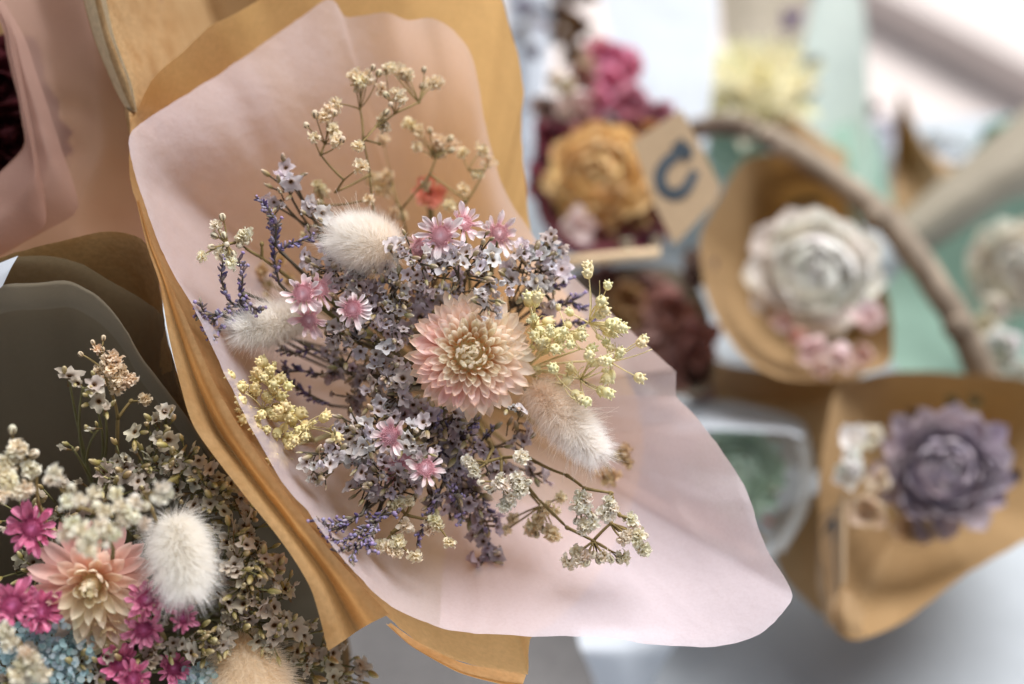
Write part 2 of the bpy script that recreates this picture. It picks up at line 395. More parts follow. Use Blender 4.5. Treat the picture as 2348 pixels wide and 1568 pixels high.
# ------------------------------------------------------------------ wraps
def main_wrap():
    loc = to_table(W(1040, 900, .80))
    e = empty('flower_wrap', loc, 'large open bouquet wrap of pink tissue lined with brown kraft, in the centre', 'bouquet wrap')
    T = [(303, 300, .449, 0, .020), (430, 215, .452, 0, .034), (560, 130, .458, 0, .040), (680, 45, .466, 0, .036), (745, -2, .472, 0, .03), (768, 2, .474, 0, .028), (795, 38, .480, 0, .022), (880, 27, .490, 0, .012), (935, 48, .50),
         (1000, 45, .502), (1058, 88, .505), (1088, 150, .507), (1108, 260, .509), (1130, 360, .510), (1165, 455, .510), (1230, 550, .505),
         (1310, 630, .500), (1420, 735, .495), (1540, 842, .485, .5), (1549, 858, .483, .5), (1548, 905, .480, .6), (1565, 925, .478, .65), (1620, 985, .472, .75), (1705, 1110, .465, .8),
         (1735, 1195, .460, .8), (1760, 1262, .457, .8), (1817, 1362, .452, .8), (1785, 1415, .449, .8), (1740, 1455, .447, .8), (1650, 1482, .446, .8), (1480, 1475, .445, .8),
         (1370, 1460, .444, .78), (1230, 1460, .442, .75), (1100, 1452, .440, .7), (1020, 1445, .438, .68), (900, 1395, .434, .6), (830, 1330, .431, .52), (770, 1265, .430), (700, 1170, .430),
         (650, 1110, .431), (560, 950, .435), (510, 850, .438), (440, 700, .444), (380, 600, .449), (330, 470, .455), (303, 380, .46)]
    polar('tissue_sheet', T, (1040, 900, .61), M['tissue'], e, loc, k=.44, ring=22, nt=320, ns=56, amp=.0022, seed=2.2, creases=16)
    polar('tissue_second_layer', T, (1040, 900, .61), M['tissue'], e, loc, k=.44, ring=22, nt=320, ns=30, amp=.0022, seed=2.2, part=lambda x, y: (x > 1000 and y > 1350) or (x > 1540 and y > 900), off=.003, s0=.45, creases=16)
    K = [(297, 300, .470, .40), (312, 255, .474), (350, 180, .478), (430, 110, .484), (485, 55, .489), (590, 0, .494), (700, -70, .50), (900, -120, .510), (1050, -90, .515), (1140, -20, .517),
         (1165, 50, .517), (1187, 130, .517), (1200, 210, .518), (1195, 300, .520), (1205, 420, .521), (1222, 545, .521), (1310, 690, .535), (1400, 800, .545), (1460, 920, .527),
         (1475, 1040, .522, .45), (1440, 1180, .523, .45), (1370, 1320, .498, .45), (1290, 1410, .478, .48), (1217, 1462, .460, .55), (1212, 1530, .453, .58), (1204, 1548, .451, .58), (1060, 1520, .446, .58),
         (960, 1475, .442, .52), (885, 1412, .438, .48), (800, 1320, .435, .45), (740, 1245, .434), (640, 1120, .435), (550, 985, .439), (490, 880, .442), (420, 720, .448), (362, 600, .454), (318, 480, .461), (296, 400, .466)]
    polar('kraft_sheet', K, (1040, 900, .622), M['kraft'], e, loc, k=.38, ring=34, nt=280, ns=46, amp=.0016, seed=5.0, creases=10, camp=.0014)
    inn = [(318, 455), (345, 545), (378, 625), (428, 735), (492, 880), (562, 1000), (642, 1112), (720, 1217), (800, 1312), (892, 1408)]
    out = [(314, 468), (338, 570), (366, 655), (384, 760), (412, 880), (448, 985), (548, 1120), (640, 1235), (712, 1350), (752, 1492)]
    dep = [.463, .456, .450, .445, .440, .436, .432, .431, .431, .434]
    rows = []
    for (a, b), (c, g), d in zip(inn, out, dep):
        s = min(1.0, math.hypot(a - c, b - g) / 120)
        rows.append([(a, b, d), (a + (c - a) * .28, b + (g - b) * .22, d + .001 * s), (a + (c - a) * .52, b + (g - b) * .46, d + .012 * s),
                     (a + (c - a) * .76, b + (g - b) * .74, d - .001 * s), (c, g, d - .004 * s)])
    patch('folded_cuff', rows, M['kraft'], e, loc, 70, 26, .0008, 3.0)
    patch('curled_edge', [[(895, 1428, .437), (890, 1432, .436), (884, 1430, .438)], [(962, 1474, .438), (950, 1485, .434), (945, 1482, .440)],
                          [(1060, 1519, .440), (1052, 1538, .436), (1048, 1540, .444)], [(1150, 1536, .443), (1140, 1562, .438), (1138, 1566, .447)],
                          [(1206, 1547, .445), (1198, 1570, .440), (1196, 1576, .45)]], M['kraft'], e, loc, 30, 12, .0005, 4.0)
    stems_below(e, loc, (1040, 900, .60))
main_wrap()

def left_wrap():
    loc = to_table(W(250, 1450, .66))
    e = empty('flower_wrap', loc, 'bouquet wrap of brown kraft and grey green tissue at the lower left', 'bouquet wrap')
    K = [(-380, 900, .48), (-150, 660, .47), (0, 592, .467), (100, 562, .466), (200, 537, .465), (262, 530, .464), (322, 546, .462), (356, 598, .460), (370, 680, .458), (379, 760, .456),
         (404, 850, .453), (452, 950, .452), (505, 1040, .452), (580, 1120, .456, .3), (720, 1290, .50, .2), (800, 1470, .53, .2), (780, 1700, .55, .2), (600, 1900, .54), (250, 2050, .50), (-200, 1950, .50), (-450, 1500, .49)]
    polar('kraft_sheet', K, (250, 1480, .60), M['kraft_dense'], e, loc, k=.22, ring=30, nt=220, ns=34, amp=.0026, seed=8.0, creases=9)
    T2 = [(-380, 930, .477), (-160, 680, .468), (-40, 612, .4655), (42, 588, .4645), (120, 588, .4635), (190, 606, .4625), (250, 645, .4605), (330, 690, .458), (372, 730, .456), (402, 860, .4515), (431, 955, .449),
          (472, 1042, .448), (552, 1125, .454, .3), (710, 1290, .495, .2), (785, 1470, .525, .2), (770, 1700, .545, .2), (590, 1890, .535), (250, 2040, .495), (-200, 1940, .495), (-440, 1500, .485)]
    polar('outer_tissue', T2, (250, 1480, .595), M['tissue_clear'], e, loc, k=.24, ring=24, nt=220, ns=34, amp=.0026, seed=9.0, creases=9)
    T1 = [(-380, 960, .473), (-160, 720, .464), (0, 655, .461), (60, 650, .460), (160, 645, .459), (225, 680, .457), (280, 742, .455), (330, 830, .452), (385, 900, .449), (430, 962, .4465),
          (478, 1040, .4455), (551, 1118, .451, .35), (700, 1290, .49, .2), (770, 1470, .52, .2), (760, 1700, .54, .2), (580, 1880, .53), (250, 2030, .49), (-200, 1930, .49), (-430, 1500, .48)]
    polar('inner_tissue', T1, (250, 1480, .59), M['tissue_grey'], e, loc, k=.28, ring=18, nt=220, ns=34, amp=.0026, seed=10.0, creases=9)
    polar('lit_rim', T1, (250, 1480, .59), M['tissue_rim'], e, loc, k=.28, ring=18, nt=220, ns=10, amp=.0026, seed=10.0, part=lambda x, y: -300 < x < 560 and y < 1125, off=-.0012, s0=.93, creases=9)  # lighter strip painted for the light the rim catches
    patch('turned_corner', [[(-60, 640, .462), (-20, 612, .461), (42, 586, .462)], [(-60, 680, .460), (-25, 650, .458), (25, 615, .459)], [(-60, 720, .459), (-30, 690, .457), (6, 655, .458)]],
          M['white_paper'], e, loc, 12, 12, .0005, 2.0)
    stems_below(e, loc, (250, 1480, .585))
left_wrap()

def upper_left_wrap():
    loc = to_table(W(150, 350, .95))
    e = empty('flower_wrap', loc, 'bouquet wrap with layered rose tissue and a pale kraft flap at the upper left', 'bouquet wrap')
    patch('kraft_sheet', [[(180, -40, .486), (232, -50, .479), (300, -60, .515), (380, -80, .56), (460, -120, .68)],
                          [(214, 88, .484), (258, 80, .477), (330, 70, .515), (410, 40, .56), (500, 0, .68)],
                          [(258, 196, .482), (297, 185, .475), (360, 170, .515), (440, 150, .56), (530, 120, .68)],
                          [(286, 246, .480), (316, 258, .477), (370, 270, .515), (450, 280, .56), (540, 260, .68)],
                          [(302, 312, .480), (312, 310, .478), (370, 360, .515), (470, 380, .54), (600, 400, .62)]], M['kraft_dense'], e, loc, 40, 40, .0008, 6.0)
    patch('lit_fold', [[(182, -40, .4845), (206, -45, .480), (234, -50, .4775)], [(216, 88, .4825), (236, 84, .478), (260, 80, .4755)], [(260, 196, .4805), (277, 190, .476), (299, 185, .4735)], [(287, 247, .4785), (300, 253, .476), (315, 259, .4755)]], M['kraft_lit'], e, loc, 30, 10, .0006, 6.0)  # inner kraft face made paler for light caught on the fold
    patch('folded_corner', [[(285, 242, .479), (296, 254, .475), (306, 262, .476)], [(288, 272, .478), (296, 276, .474), (304, 282, .475)], [(299, 322, .478), (301, 318, .474), (303, 312, .475)]],
          M['kraft_dense'], e, loc, 12, 10, .0003, 2.0)
    L = [(-60, -60), (4, 60), (15, 120), (34, 200), (48, 270), (56, 322), (44, 348), (-6, 398), (-110, 500), (-160, 640)]
    # rear layer, fills up to the kraft flap
    rows = []
    for i, (x, y) in enumerate(L):
        s = i / 9
        rows.append([(x, y, .492), (x + .3 * (330 - x), y + 4, .505), (x + .62 * (340 - x), y + 14, .500), (x + .85 * (350 - x), y + 20, .515), (370 + 40 * s, y + 30, .54)])
    patch('rear_tissue', rows, M['tissue_rose'], e, loc, 50, 40, .0015, 3.0)
    Rg = [(-30, -60), (52, 80), (82, 160), (112, 250), (140, 340), (162, 400), (177, 450), (170, 492), (60, 552), (-60, 620)]
    rows = []
    for (x, y), (a, b) in zip(L, Rg):
        x2 = min(x, a - 10)
        rows.append([(x2 + 2, y + 2, .487), (x2 + .5 * (a - x2), y + .5 * (b - y), .484), (a, b, .489)])
    patch('front_tissue', rows, M['tissue_rose'], e, loc, 50, 24, .0012, 5.0)
    Rm = [(-40, -60), (20, 40), (40, 130), (62, 240), (82, 350), (98, 430), (104, 480), (100, 520), (30, 565), (-70, 630)]
    rows = []
    for (x, y), (a, b) in zip(L, Rm):
        x2 = min(x, a - 10)
        rows.append([(x2 + 4, y + 4, .482), (x2 + .5 * (a - x2), y + .5 * (b - y), .479), (a, b, .484)])
    patch('front_tissue', rows, M['tissue_rose'], e, loc, 50, 20, .0012, 7.0)
    patch('kraft_lining', [[(-200, -150, .56), (150, -150, .60), (800, -200, .66)], [(-200, 250, .57), (150, 250, .63), (700, 250, .68)], [(-200, 700, .55), (150, 700, .60), (480, 700, .64)]],
          M['kraft_dense'], e, loc, 20, 20, .002, 1.0)
    stems_below(e, loc, (180, 420, .66))
upper_left_wrap()

# ------------------------------------------------------------------ flower part meshes
def petal_mesh(name, L, wd, e0, curl, cup=0.25, tip=0.5, nu=5, nv=8, mat=None, wav=0.0, broad=0.55):
    """petal along +Y from the origin; e0 rise angle at base, curl = added angle over its length"""
    v = []; t = []; y = z = 0.0; an = e0
    for j in range(nv):
        s = j / (nv - 1)
        ww = wd * (math.sin(math.pi * min(1, (s * (1 - .06) + .06)) ** broad) ** .75) if s < 1 else 0
        ww = wd * ((0.35 + 0.65 * min(1, s / broad) ** .8) if s < broad else max(0.0, 1 - ((s - broad) / (1 - broad)) ** (1.2 + 2.2 * (1 - tip))) ** (.5 + .5 * tip))
        for i in range(nu):
            u = -1 + 2 * i / (nu - 1)
            h = cup * ww * u * u * .5 + wav * wd * math.sin(u * 5 + s * 6)
            v.append(Vector((u * ww / 2, y - h * math.sin(an), z + h * math.cos(an)))); t.append(s)
        an = e0 + curl * (j + 1) / (nv - 1)
        y += math.cos(an) * L / (nv - 1); z += math.sin(an) * L / (nv - 1)
    f = [(j * nu + i, j * nu + i + 1, (j + 1) * nu + i + 1, (j + 1) * nu + i) for j in range(nv - 1) for i in range(nu - 1)]
    return mesh(name, v, f, mat, t=t)

def rosette(e, rings, R, mat, colfn, jitter=0.16, nu=5, nv=8, zoff=0.0, wild=1.0):
    """rings: (count, base radius, length, width, elevation deg, curl deg, cup, tip) in units of R"""
    for q, (n, r0, L, wd, el, cu, cup, tip) in enumerate(rings):
        ms = [petal_mesh('petal', L * R * U(.95, 1.05), wd * R * U(.9, 1.1), math.radians(el + U(-3, 3)), math.radians(cu + U(-12, 12)), cup, tip, nu, nv, mat, wav=U(0, .05) * wild) for _ in range(4)]
        a0 = U(0, 6.28)
        for k in range(n):
            a = a0 + 6.28318 * k / n + U(-1, 1) * jitter * 6.28 / n
            m = Matrix.Rotation(a, 4, 'Z') @ Matrix.Translation((0, r0 * R, (zoff + .02 * q) * R)) @ Matrix.Rotation(U(-.09, .09) * wild, 4, 'X') @ Matrix.Rotation(U(-.2, .2) * wild, 4, 'Y') @ Matrix.Rotation(U(-.1, .1) * wild, 4, 'Z') @ Matrix.Diagonal((U(.8, 1.1), U(1 - .12 * wild, 1 + .09 * wild), 1, 1))
            ob('petal', rng.choice(ms), e, m, colfn(q / max(1, len(rings) - 1), a))

def mixc(a, b, t): return tuple(x + (y - x) * t for x, y in zip(a, b))
def jit(c, j=.08):
    k = U(1 - j, 1 + j); return tuple(min(1, x * k * U(1 - j * .4, 1 + j * .4)) for x in c)

def flower_stem(e, p0, base, r=.0012, mat='stem_green'):
    inv = e.matrix_basis.inverted()
    b = B(); b.tube([inv @ p for p in curve(p0, base, .06, 7)], r, r, 6)
    ob('stem', b.build('stem', M[mat]), e)

MB = W(1040, 900, .60)      # where the stems of the central bouquet meet
LB = W(250, 1480, .59)      # left bouquet

SRINGS = [(20, .42, .66, .23, -4, 12, .4, .3), (28, .41, .66, .20, 5, 14, .45, .3), (29, .40, .60, .19, 12, 18, .5, .3), (28, .38, .54, .175, 19, 24, .5, .3), (26, .36, .49, .16, 27, 28, .5, .35),
          (22, .34, .46, .155, 35, 30, .55, .45), (20, .315, .45, .13, 43, 34, .6, .55), (18, .28, .45, .115, 51, 40, .6, .6), (15, .235, .45, .11, 59, 46, .6, .65), (12, .185, .43, .11, 66, 48, .65, .7),
          (8, .11, .42, .15, 75, 36, .7, .7), (5, .05, .46, .17, 81, 22, .7, .75)]

def straw_main():
    p = W(1080, 812, .4485)
    n = (tocam(p) + UP * .10 + RT * .05).normalized()
    e = empty('strawflower', p, 'large peach pink strawflower with a cream centre, in the middle of the central bouquet', 'flower', rot=facing(n, 0.0))
    R = 139 * PX(.447)
    X, Y = e.matrix_basis.to_3x3() @ Vector((1, 0, 0)), None
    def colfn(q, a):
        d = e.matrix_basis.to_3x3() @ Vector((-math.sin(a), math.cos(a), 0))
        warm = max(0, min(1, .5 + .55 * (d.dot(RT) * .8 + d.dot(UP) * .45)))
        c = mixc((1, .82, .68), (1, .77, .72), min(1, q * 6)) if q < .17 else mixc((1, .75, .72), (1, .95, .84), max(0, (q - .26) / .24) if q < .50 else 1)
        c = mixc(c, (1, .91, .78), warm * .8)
        return jit(c, .06)
    rosette(e, SRINGS, R, M['petal'], colfn)
    b = B(); b.ell((0, 0, -.08 * R), (0, 0, 1), .24 * R, .42 * R, 12, 6)
    ob('receptacle', b.build('receptacle', M['stem_yellow']), e)
    flower_stem(e, p, MB)
straw_main()

def star_parts(R, mag=False):
    key = (mag,)
    if key not in star_parts.c:
        mt = M['star_mag'] if mag else M['star_petal']
        ps = [petal_mesh('petal', (.66 + .06 * i) , (.32 if mag else .31), math.radians(4 + 6 * i), math.radians([28, -26, 45, 4][i]), [.45, .8, .3, .6][i], .25, 5, 7, mt, broad=.62, wav=.05 * i) for i in range(4)]
        b = B()
        nsp = 130
        b.ell((0, 0, 0), (0, 0, 1), .13, .37, 14, 6)
        for k in range(nsp):
            ph = math.acos(1 - .82 * (k + .5) / nsp); th = k * 2.39996
            d = Vector((math.sin(ph) * math.cos(th), math.sin(ph) * math.sin(th), math.cos(ph)))
            c = Vector((d.x * .385, d.y * .385, d.z * .145))
            if ph < .22: continue
            dv = (d + Vector((0, 0, .5))).normalized(); hh = random.Random(k).uniform(.06, .12)
            b.ell(c + dv * hh * .7, dv, hh, .026, 4, 4, point=.2)
        star_parts.c[key] = (ps, b.build('centre', M['disc']))
    return star_parts.c[key]
star_parts.c = {}

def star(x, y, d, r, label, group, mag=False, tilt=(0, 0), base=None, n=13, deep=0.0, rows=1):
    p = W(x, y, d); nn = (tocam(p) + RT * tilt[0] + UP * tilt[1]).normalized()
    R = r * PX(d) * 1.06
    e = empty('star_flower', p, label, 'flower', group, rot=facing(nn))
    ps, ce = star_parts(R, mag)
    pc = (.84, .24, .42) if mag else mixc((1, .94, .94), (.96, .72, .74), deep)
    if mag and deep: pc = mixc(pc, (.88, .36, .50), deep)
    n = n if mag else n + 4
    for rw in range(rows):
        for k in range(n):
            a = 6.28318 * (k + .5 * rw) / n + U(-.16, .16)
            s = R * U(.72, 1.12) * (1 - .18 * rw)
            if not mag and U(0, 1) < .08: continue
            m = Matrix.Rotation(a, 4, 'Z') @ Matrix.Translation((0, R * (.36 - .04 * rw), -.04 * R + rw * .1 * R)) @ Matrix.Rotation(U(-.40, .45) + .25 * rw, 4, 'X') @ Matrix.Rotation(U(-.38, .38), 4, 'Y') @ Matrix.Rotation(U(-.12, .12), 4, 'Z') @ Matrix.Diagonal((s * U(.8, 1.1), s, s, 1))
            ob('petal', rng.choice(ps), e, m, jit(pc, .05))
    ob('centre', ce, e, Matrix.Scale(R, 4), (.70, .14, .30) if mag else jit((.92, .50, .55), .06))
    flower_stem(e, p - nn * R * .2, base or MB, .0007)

GS = 'pale pink star flowers of the central bouquet'
for a in [(1010, 540, .446, 50, 'pale pink star flower with wide open petals, front of the trio above the strawflower', (.0, .1), 0, 15),
          (962, 568, .452, 40, 'deeper pink star flower half hidden at the left of the trio above the strawflower', (-.7, .2), .7, 14),
          (1062, 512, .452, 42, 'pale pink star flower at the upper right of the trio above the strawflower', (.4, .5), .2, 14),
          (1143, 535, .462, 46, 'pale pink star flower standing alone beside the kraft edge, right of the trio', (.35, .3), 0, 16),
          (694, 673, .443, 47, 'pink star flower in front at the upper left, beside the lower bunny tail', (-.1, .1), .15, 10),
          (733, 662, .449, 42, 'pink star flower tucked behind another above the lower bunny tail', (.6, .4), .5, 11),
          (708, 733, .446, 42, 'rosy star flower hanging lowest of the three beside the lower bunny tail', (0, -.6), .55, 11),
          (808, 708, .443, 43, 'whitish pink star flower standing alone between bunny tail trio and strawflower', (.1, 0), 0, 12),
          (895, 1000, .441, 48, 'pink star flower with a big fuzzy centre facing left, below the strawflower', (-.5, .15), .2, 12),
          (922, 1050, .450, 40, 'star flower half hidden below the big fuzzy centred one', (.2, -.5), .6, 12),
          (975, 1073, .444, 44, 'pale star flower lowest in the central bouquet, under the strawflower', (.15, .2), .05, 12),
          (905, 1082, .458, 36, 'dim pink star flower deep behind the statice below the strawflower', (-.2, -.2), .7, 12)]:
    star(a[0], a[1], a[2], a[3], a[4], GS, False, a[5], None, a[7], a[6])

# ---- bunny tails
def bunny(base, tip, wpx, label, col, n=6500, c2=None, hl=.0050, stemto=None, awns=60, group='bunny tail grasses', fat=.5):
    a = W(*base); c = W(*tip); ax = (c - a); L = ax.length; ax.normalize()
    Rr = wpx / 2 * PX((base[2] + tip[2]) / 2) * 1.06 - hl * .40
    e = empty('bunny_tail', a, label, 'dried grass', group)
    s1 = ax.orthogonal().normalized(); s2 = ax.cross(s1)
    def surf(t, an, k=1.0):
        r = Rr * math.sin(math.pi * (t ** (.75 if fat < .5 else .9)) * .97 + .02) ** .62
        return ax * (t * L) + (s1 * math.cos(an) + s2 * math.sin(an)) * (r * k)
    G = [[surf(.02 + .95 * j / 16, 6.28318 * i / 18, .86) for j in range(17)] for i in range(18)]
    c2 = c2 or col
    gm = grid_mesh('seed_head', G, M['fur'], True); at_ = gm.attributes.new('tint', 'FLOAT_COLOR', 'POINT')
    at_.data.foreach_set('color', [c for i in range(18) for j in range(17) for c in (*mixc(col, c2, min(1, j / 13)), 1.0)])
    core = ob('seed_head', gm, e)
    b = B()
    for k in range(n):
        t = U(.015, .985); an = U(0, 6.28318)
        p = surf(t, an, .84); q = surf(min(1, t + .02), an, .84)
        nr = (s1 * math.cos(an) + s2 * math.sin(an)); tn = (q - p).normalized() if (q - p).length > 1e-9 else ax
        o = (tn.cross(nr)).cross(tn).normalized()
        if o.dot(nr) < 0: o = -o
        d = (o * U(.65, 1.0) + ax * U(.25, .75) + R3(.28)).normalized()
        h = hl * (U(.55, 1.1) if U(0, 1) < .9 else U(1.1, 1.7)); wd = .000050
        bend = R3(.45) + ax * .25
        sd_ = d.orthogonal().normalized(); sd_ = (Matrix.Rotation(U(0, 6.28), 3, d) @ sd_)
        v = []; tt = []
        for j in range(4):
            s = j / 3; c0 = p + d * (h * s) + bend * (h * s * s * .4); ww = wd * (1.25 - s)
            v += [c0 - sd_ * ww, c0 + sd_ * ww]; tt += [s, s]
        b.add(v, [(0, 1, 3, 2), (2, 3, 5, 4), (4, 5, 7, 6)], 0, tt, [mixc(col, c2, max(0, min(1, (t - .2) / .55)))] * 8)
    f = ob('fur', b.build('fur', M['fur'], col=True), e); f['kind'] = 'stuff'
    b = B()
    for k in range(awns):
        t = U(.1, .8); an = U(0, 6.28); p = surf(t, an, .8); nr = (s1 * math.cos(an) + s2 * math.sin(an))
        d = (nr + ax * U(.2, 1.0) + R3(.25)).normalized(); h = U(.007, .014)
        b.tube(curve(p, p + d * h, .12, 6), .00006, .00003, 3, c=mixc(c2, (.9, .8, .65), .3))
    f = ob('awns', b.build('awns', M['fur'], col=True), e); f['kind'] = 'stuff'
    b = B(); b.tube([q - a for q in curve(a + ax * .002, stemto or MB, .06, 7)], .0006, .0008, 5)
    ob('stem', b.build('stem', M['stem']), e)
bunny((908, 578, .456), (772, 538, .447), 130, 'plump cream bunny tail grass at the upper left of the central bouquet', (1, .95, .89), 12000, (1, .99, .97))
bunny((700, 724, .470), (540, 760, .453), 88, 'white bunny tail grass lying left, among purple sprigs of the central bouquet', (1, .97, .93), 11000, (1, 1, .99))
bunny((1222, 884, .458), (1372, 1044, .442), 100, 'long peach to white bunny tail grass pointing down right beside the strawflower', (1, .90, .80), 13000, (1, .99, .98), awns=110)
bunny((400, 1190, .432), (428, 1355, .420), 128, 'fluffy white bunny tail grass standing in the lower left bouquet', (.99, .99, .97), 13000, hl=.0062, stemto=LB, group='bunny tail grasses of the lower left bouquet')
bunny((540, 1470, .455), (620, 1690, .435), 190, 'blurred cream bunny tail grass cut off by the bottom edge, lower left bouquet', (.98, .89, .75), 10000, hl=.006, stemto=LB, group='bunny tail grasses of the lower left bouquet')

# ------------------------------------------------------------------ statice (papery florets), lavender, gypsophila, yellow buds
def floret_mesh(seed, closed=1.0):
    r = random.Random(seed); n = 20; v = []; t = []; prof = [(.09, -.95), (.12, -.30), (.17, -.10), (.46, .02), (.78, .09), (1.0, .14)]
    tt = [.05, .0, .12, .34, .7, 1.0]; ph = [r.uniform(-.12, .12) for _ in range(5)]; lf = [r.uniform(.85, 1.12) for _ in range(5)]; fold = r.uniform(0, 6.28); fa = r.uniform(.05, .35)
    for q, (rr, z) in enumerate(prof):
        for k in range(n):
            a = 6.28318 * k / n; lo = int(k // 4); w5 = (k % 4) / 4.0
            lobe = abs(math.sin(math.pi * (w5 + .0))) if q >= 4 else 1
            s = 1.0
            if q == 5: s = (.66 + .46 * lobe ** 1.3 * lf[lo % 5]) * (1 + .09 * r.uniform(-1, 1))
            if q == 4: s = .9 + .1 * lobe
            zz = z + (fa * math.sin(2 * a + fold) * (rr ** 2)) * .6 + (.20 * r.uniform(-1, 1) if q == 5 else 0) + (.06 * math.cos(5 * a) if q >= 4 else 0)
            cl = 1 if q < 3 else closed
            v.append(Vector((math.cos(a) * rr * s * cl, math.sin(a) * rr * s * cl * (1 if closed == 1 else r.uniform(.7, 1.1)), zz + (1 - cl) * rr * .9))); t.append(tt[q])
    f = [(q * n + k, q * n + (k + 1) % n, (q + 1) * n + (k + 1) % n, (q + 1) * n + k) for q in range(5) for k in range(n)]
    f.append(tuple(range(n))); f.append(tuple(range(2 * n, 3 * n)))
    return mesh('floret', v, f, M['floret'], t=t)
FLO = [floret_mesh(i) for i in range(12)] + [floret_mesh(20 + i, .35 + .12 * i) for i in range(5)]
def sbud_mesh(k):
    b = B(); b.ell((0, 0, .5), (0, 0, 1), .6, .20 + .05 * k, 7, 6, point=.25)
    b.ell((.12, .05, .25), (.3, .1, 1), .42, .15, 5, 4, point=.3)
    return b.build('bud', M['sbud'])
SBUD = [sbud_mesh(i) for i in range(3)]

def statice(name, clusters, label, group, base, col, fr=21, dens=1.0, bud_ratio=.8, budcol=(1, 1, 1), stem='stem_green', out=None, spread=1.0):
    """clusters: (x, y, depth, radius px)"""
    e = empty(name, base, label, 'dried flower', group)
    b = B()
    cen = sum((W(c[0], c[1], c[2]) for c in clusters), Vector()) / len(clusters)
    fork = base + (cen - base) * .72
    b.tube([p - base for p in curve(base, fork, .05, 6)], .0009, .0007, 5)
    for (x, y, d, rp) in clusters:
        c = W(x, y, d); R = rp * PX(d)
        ax = (c - fork).normalized()
        b.tube([p - base for p in curve(fork, c - ax * R * .2, .12, 7)], .00065, .00035, 5)
        nf = max(1, int(dens * (rp / 20.0) ** 2 * 1.25)); nb = int(nf * bud_ratio) + 1
        outw = out if out is not None else (ax * .55 + tocam(c) * .8)
        for k in range(nf):
            o = Vector((rng.gauss(0, .5), rng.gauss(0, .5), 0)); 
            if o.length > 1.1: o *= 1.1 / o.length
            zz = U(-.7, .5) * (1 - .5 * o.length)
            p = c + RT * (o.x * R * spread) + UP * (o.y * R) - FWD * (zz * R * .8)
            nn = (outw.normalized() + RT * o.x * .7 + UP * o.y * .7 + R3(.75)).normalized()
            s = fr * PX(d) * U(.62, 1.18)
            ob('floret', rng.choice(FLO), e, Matrix.Translation(p - base) @ facing(nn) @ Matrix.Diagonal((s * U(.55, 1.05), s * U(.75, 1.1), s * U(.7, 1.7), 1)), jit(mixc(col, (.55, .44, .36), max(0, U(-.8, .6))), .12))
            q = p - nn * s * .9
            b.tube([q - base, (q + (c - ax * R * .7 - q) * .6) - base], .00028, .00028, 4)
        for k in range(nb):
            o = Vector((rng.gauss(0, .6), rng.gauss(0, .6), 0)); 
            if o.length > 1.25: o *= 1.25 / o.length
            p = c + RT * (o.x * R * spread) + UP * (o.y * R) - FWD * (U(-.8, .6) * R * .7)
            nn = (ax * .5 + tocam(c) * .35 + RT * o.x * .8 + UP * o.y * .8 + R3(.6)).normalized()
            s = fr * PX(d) * U(.55, 1.15)
            ob('bud', rng.choice(SBUD), e, Matrix.Translation(p - base) @ facing(nn) @ Matrix.Scale(s, 4), jit(budcol, .15))
            b.tube([p - base, (p - nn * s * .6 + (c - ax * R * .7 - p) * .4) - base], .00028, .00028, 4)
    ob('stem', b.build('stem', M[stem]), e)
    return e

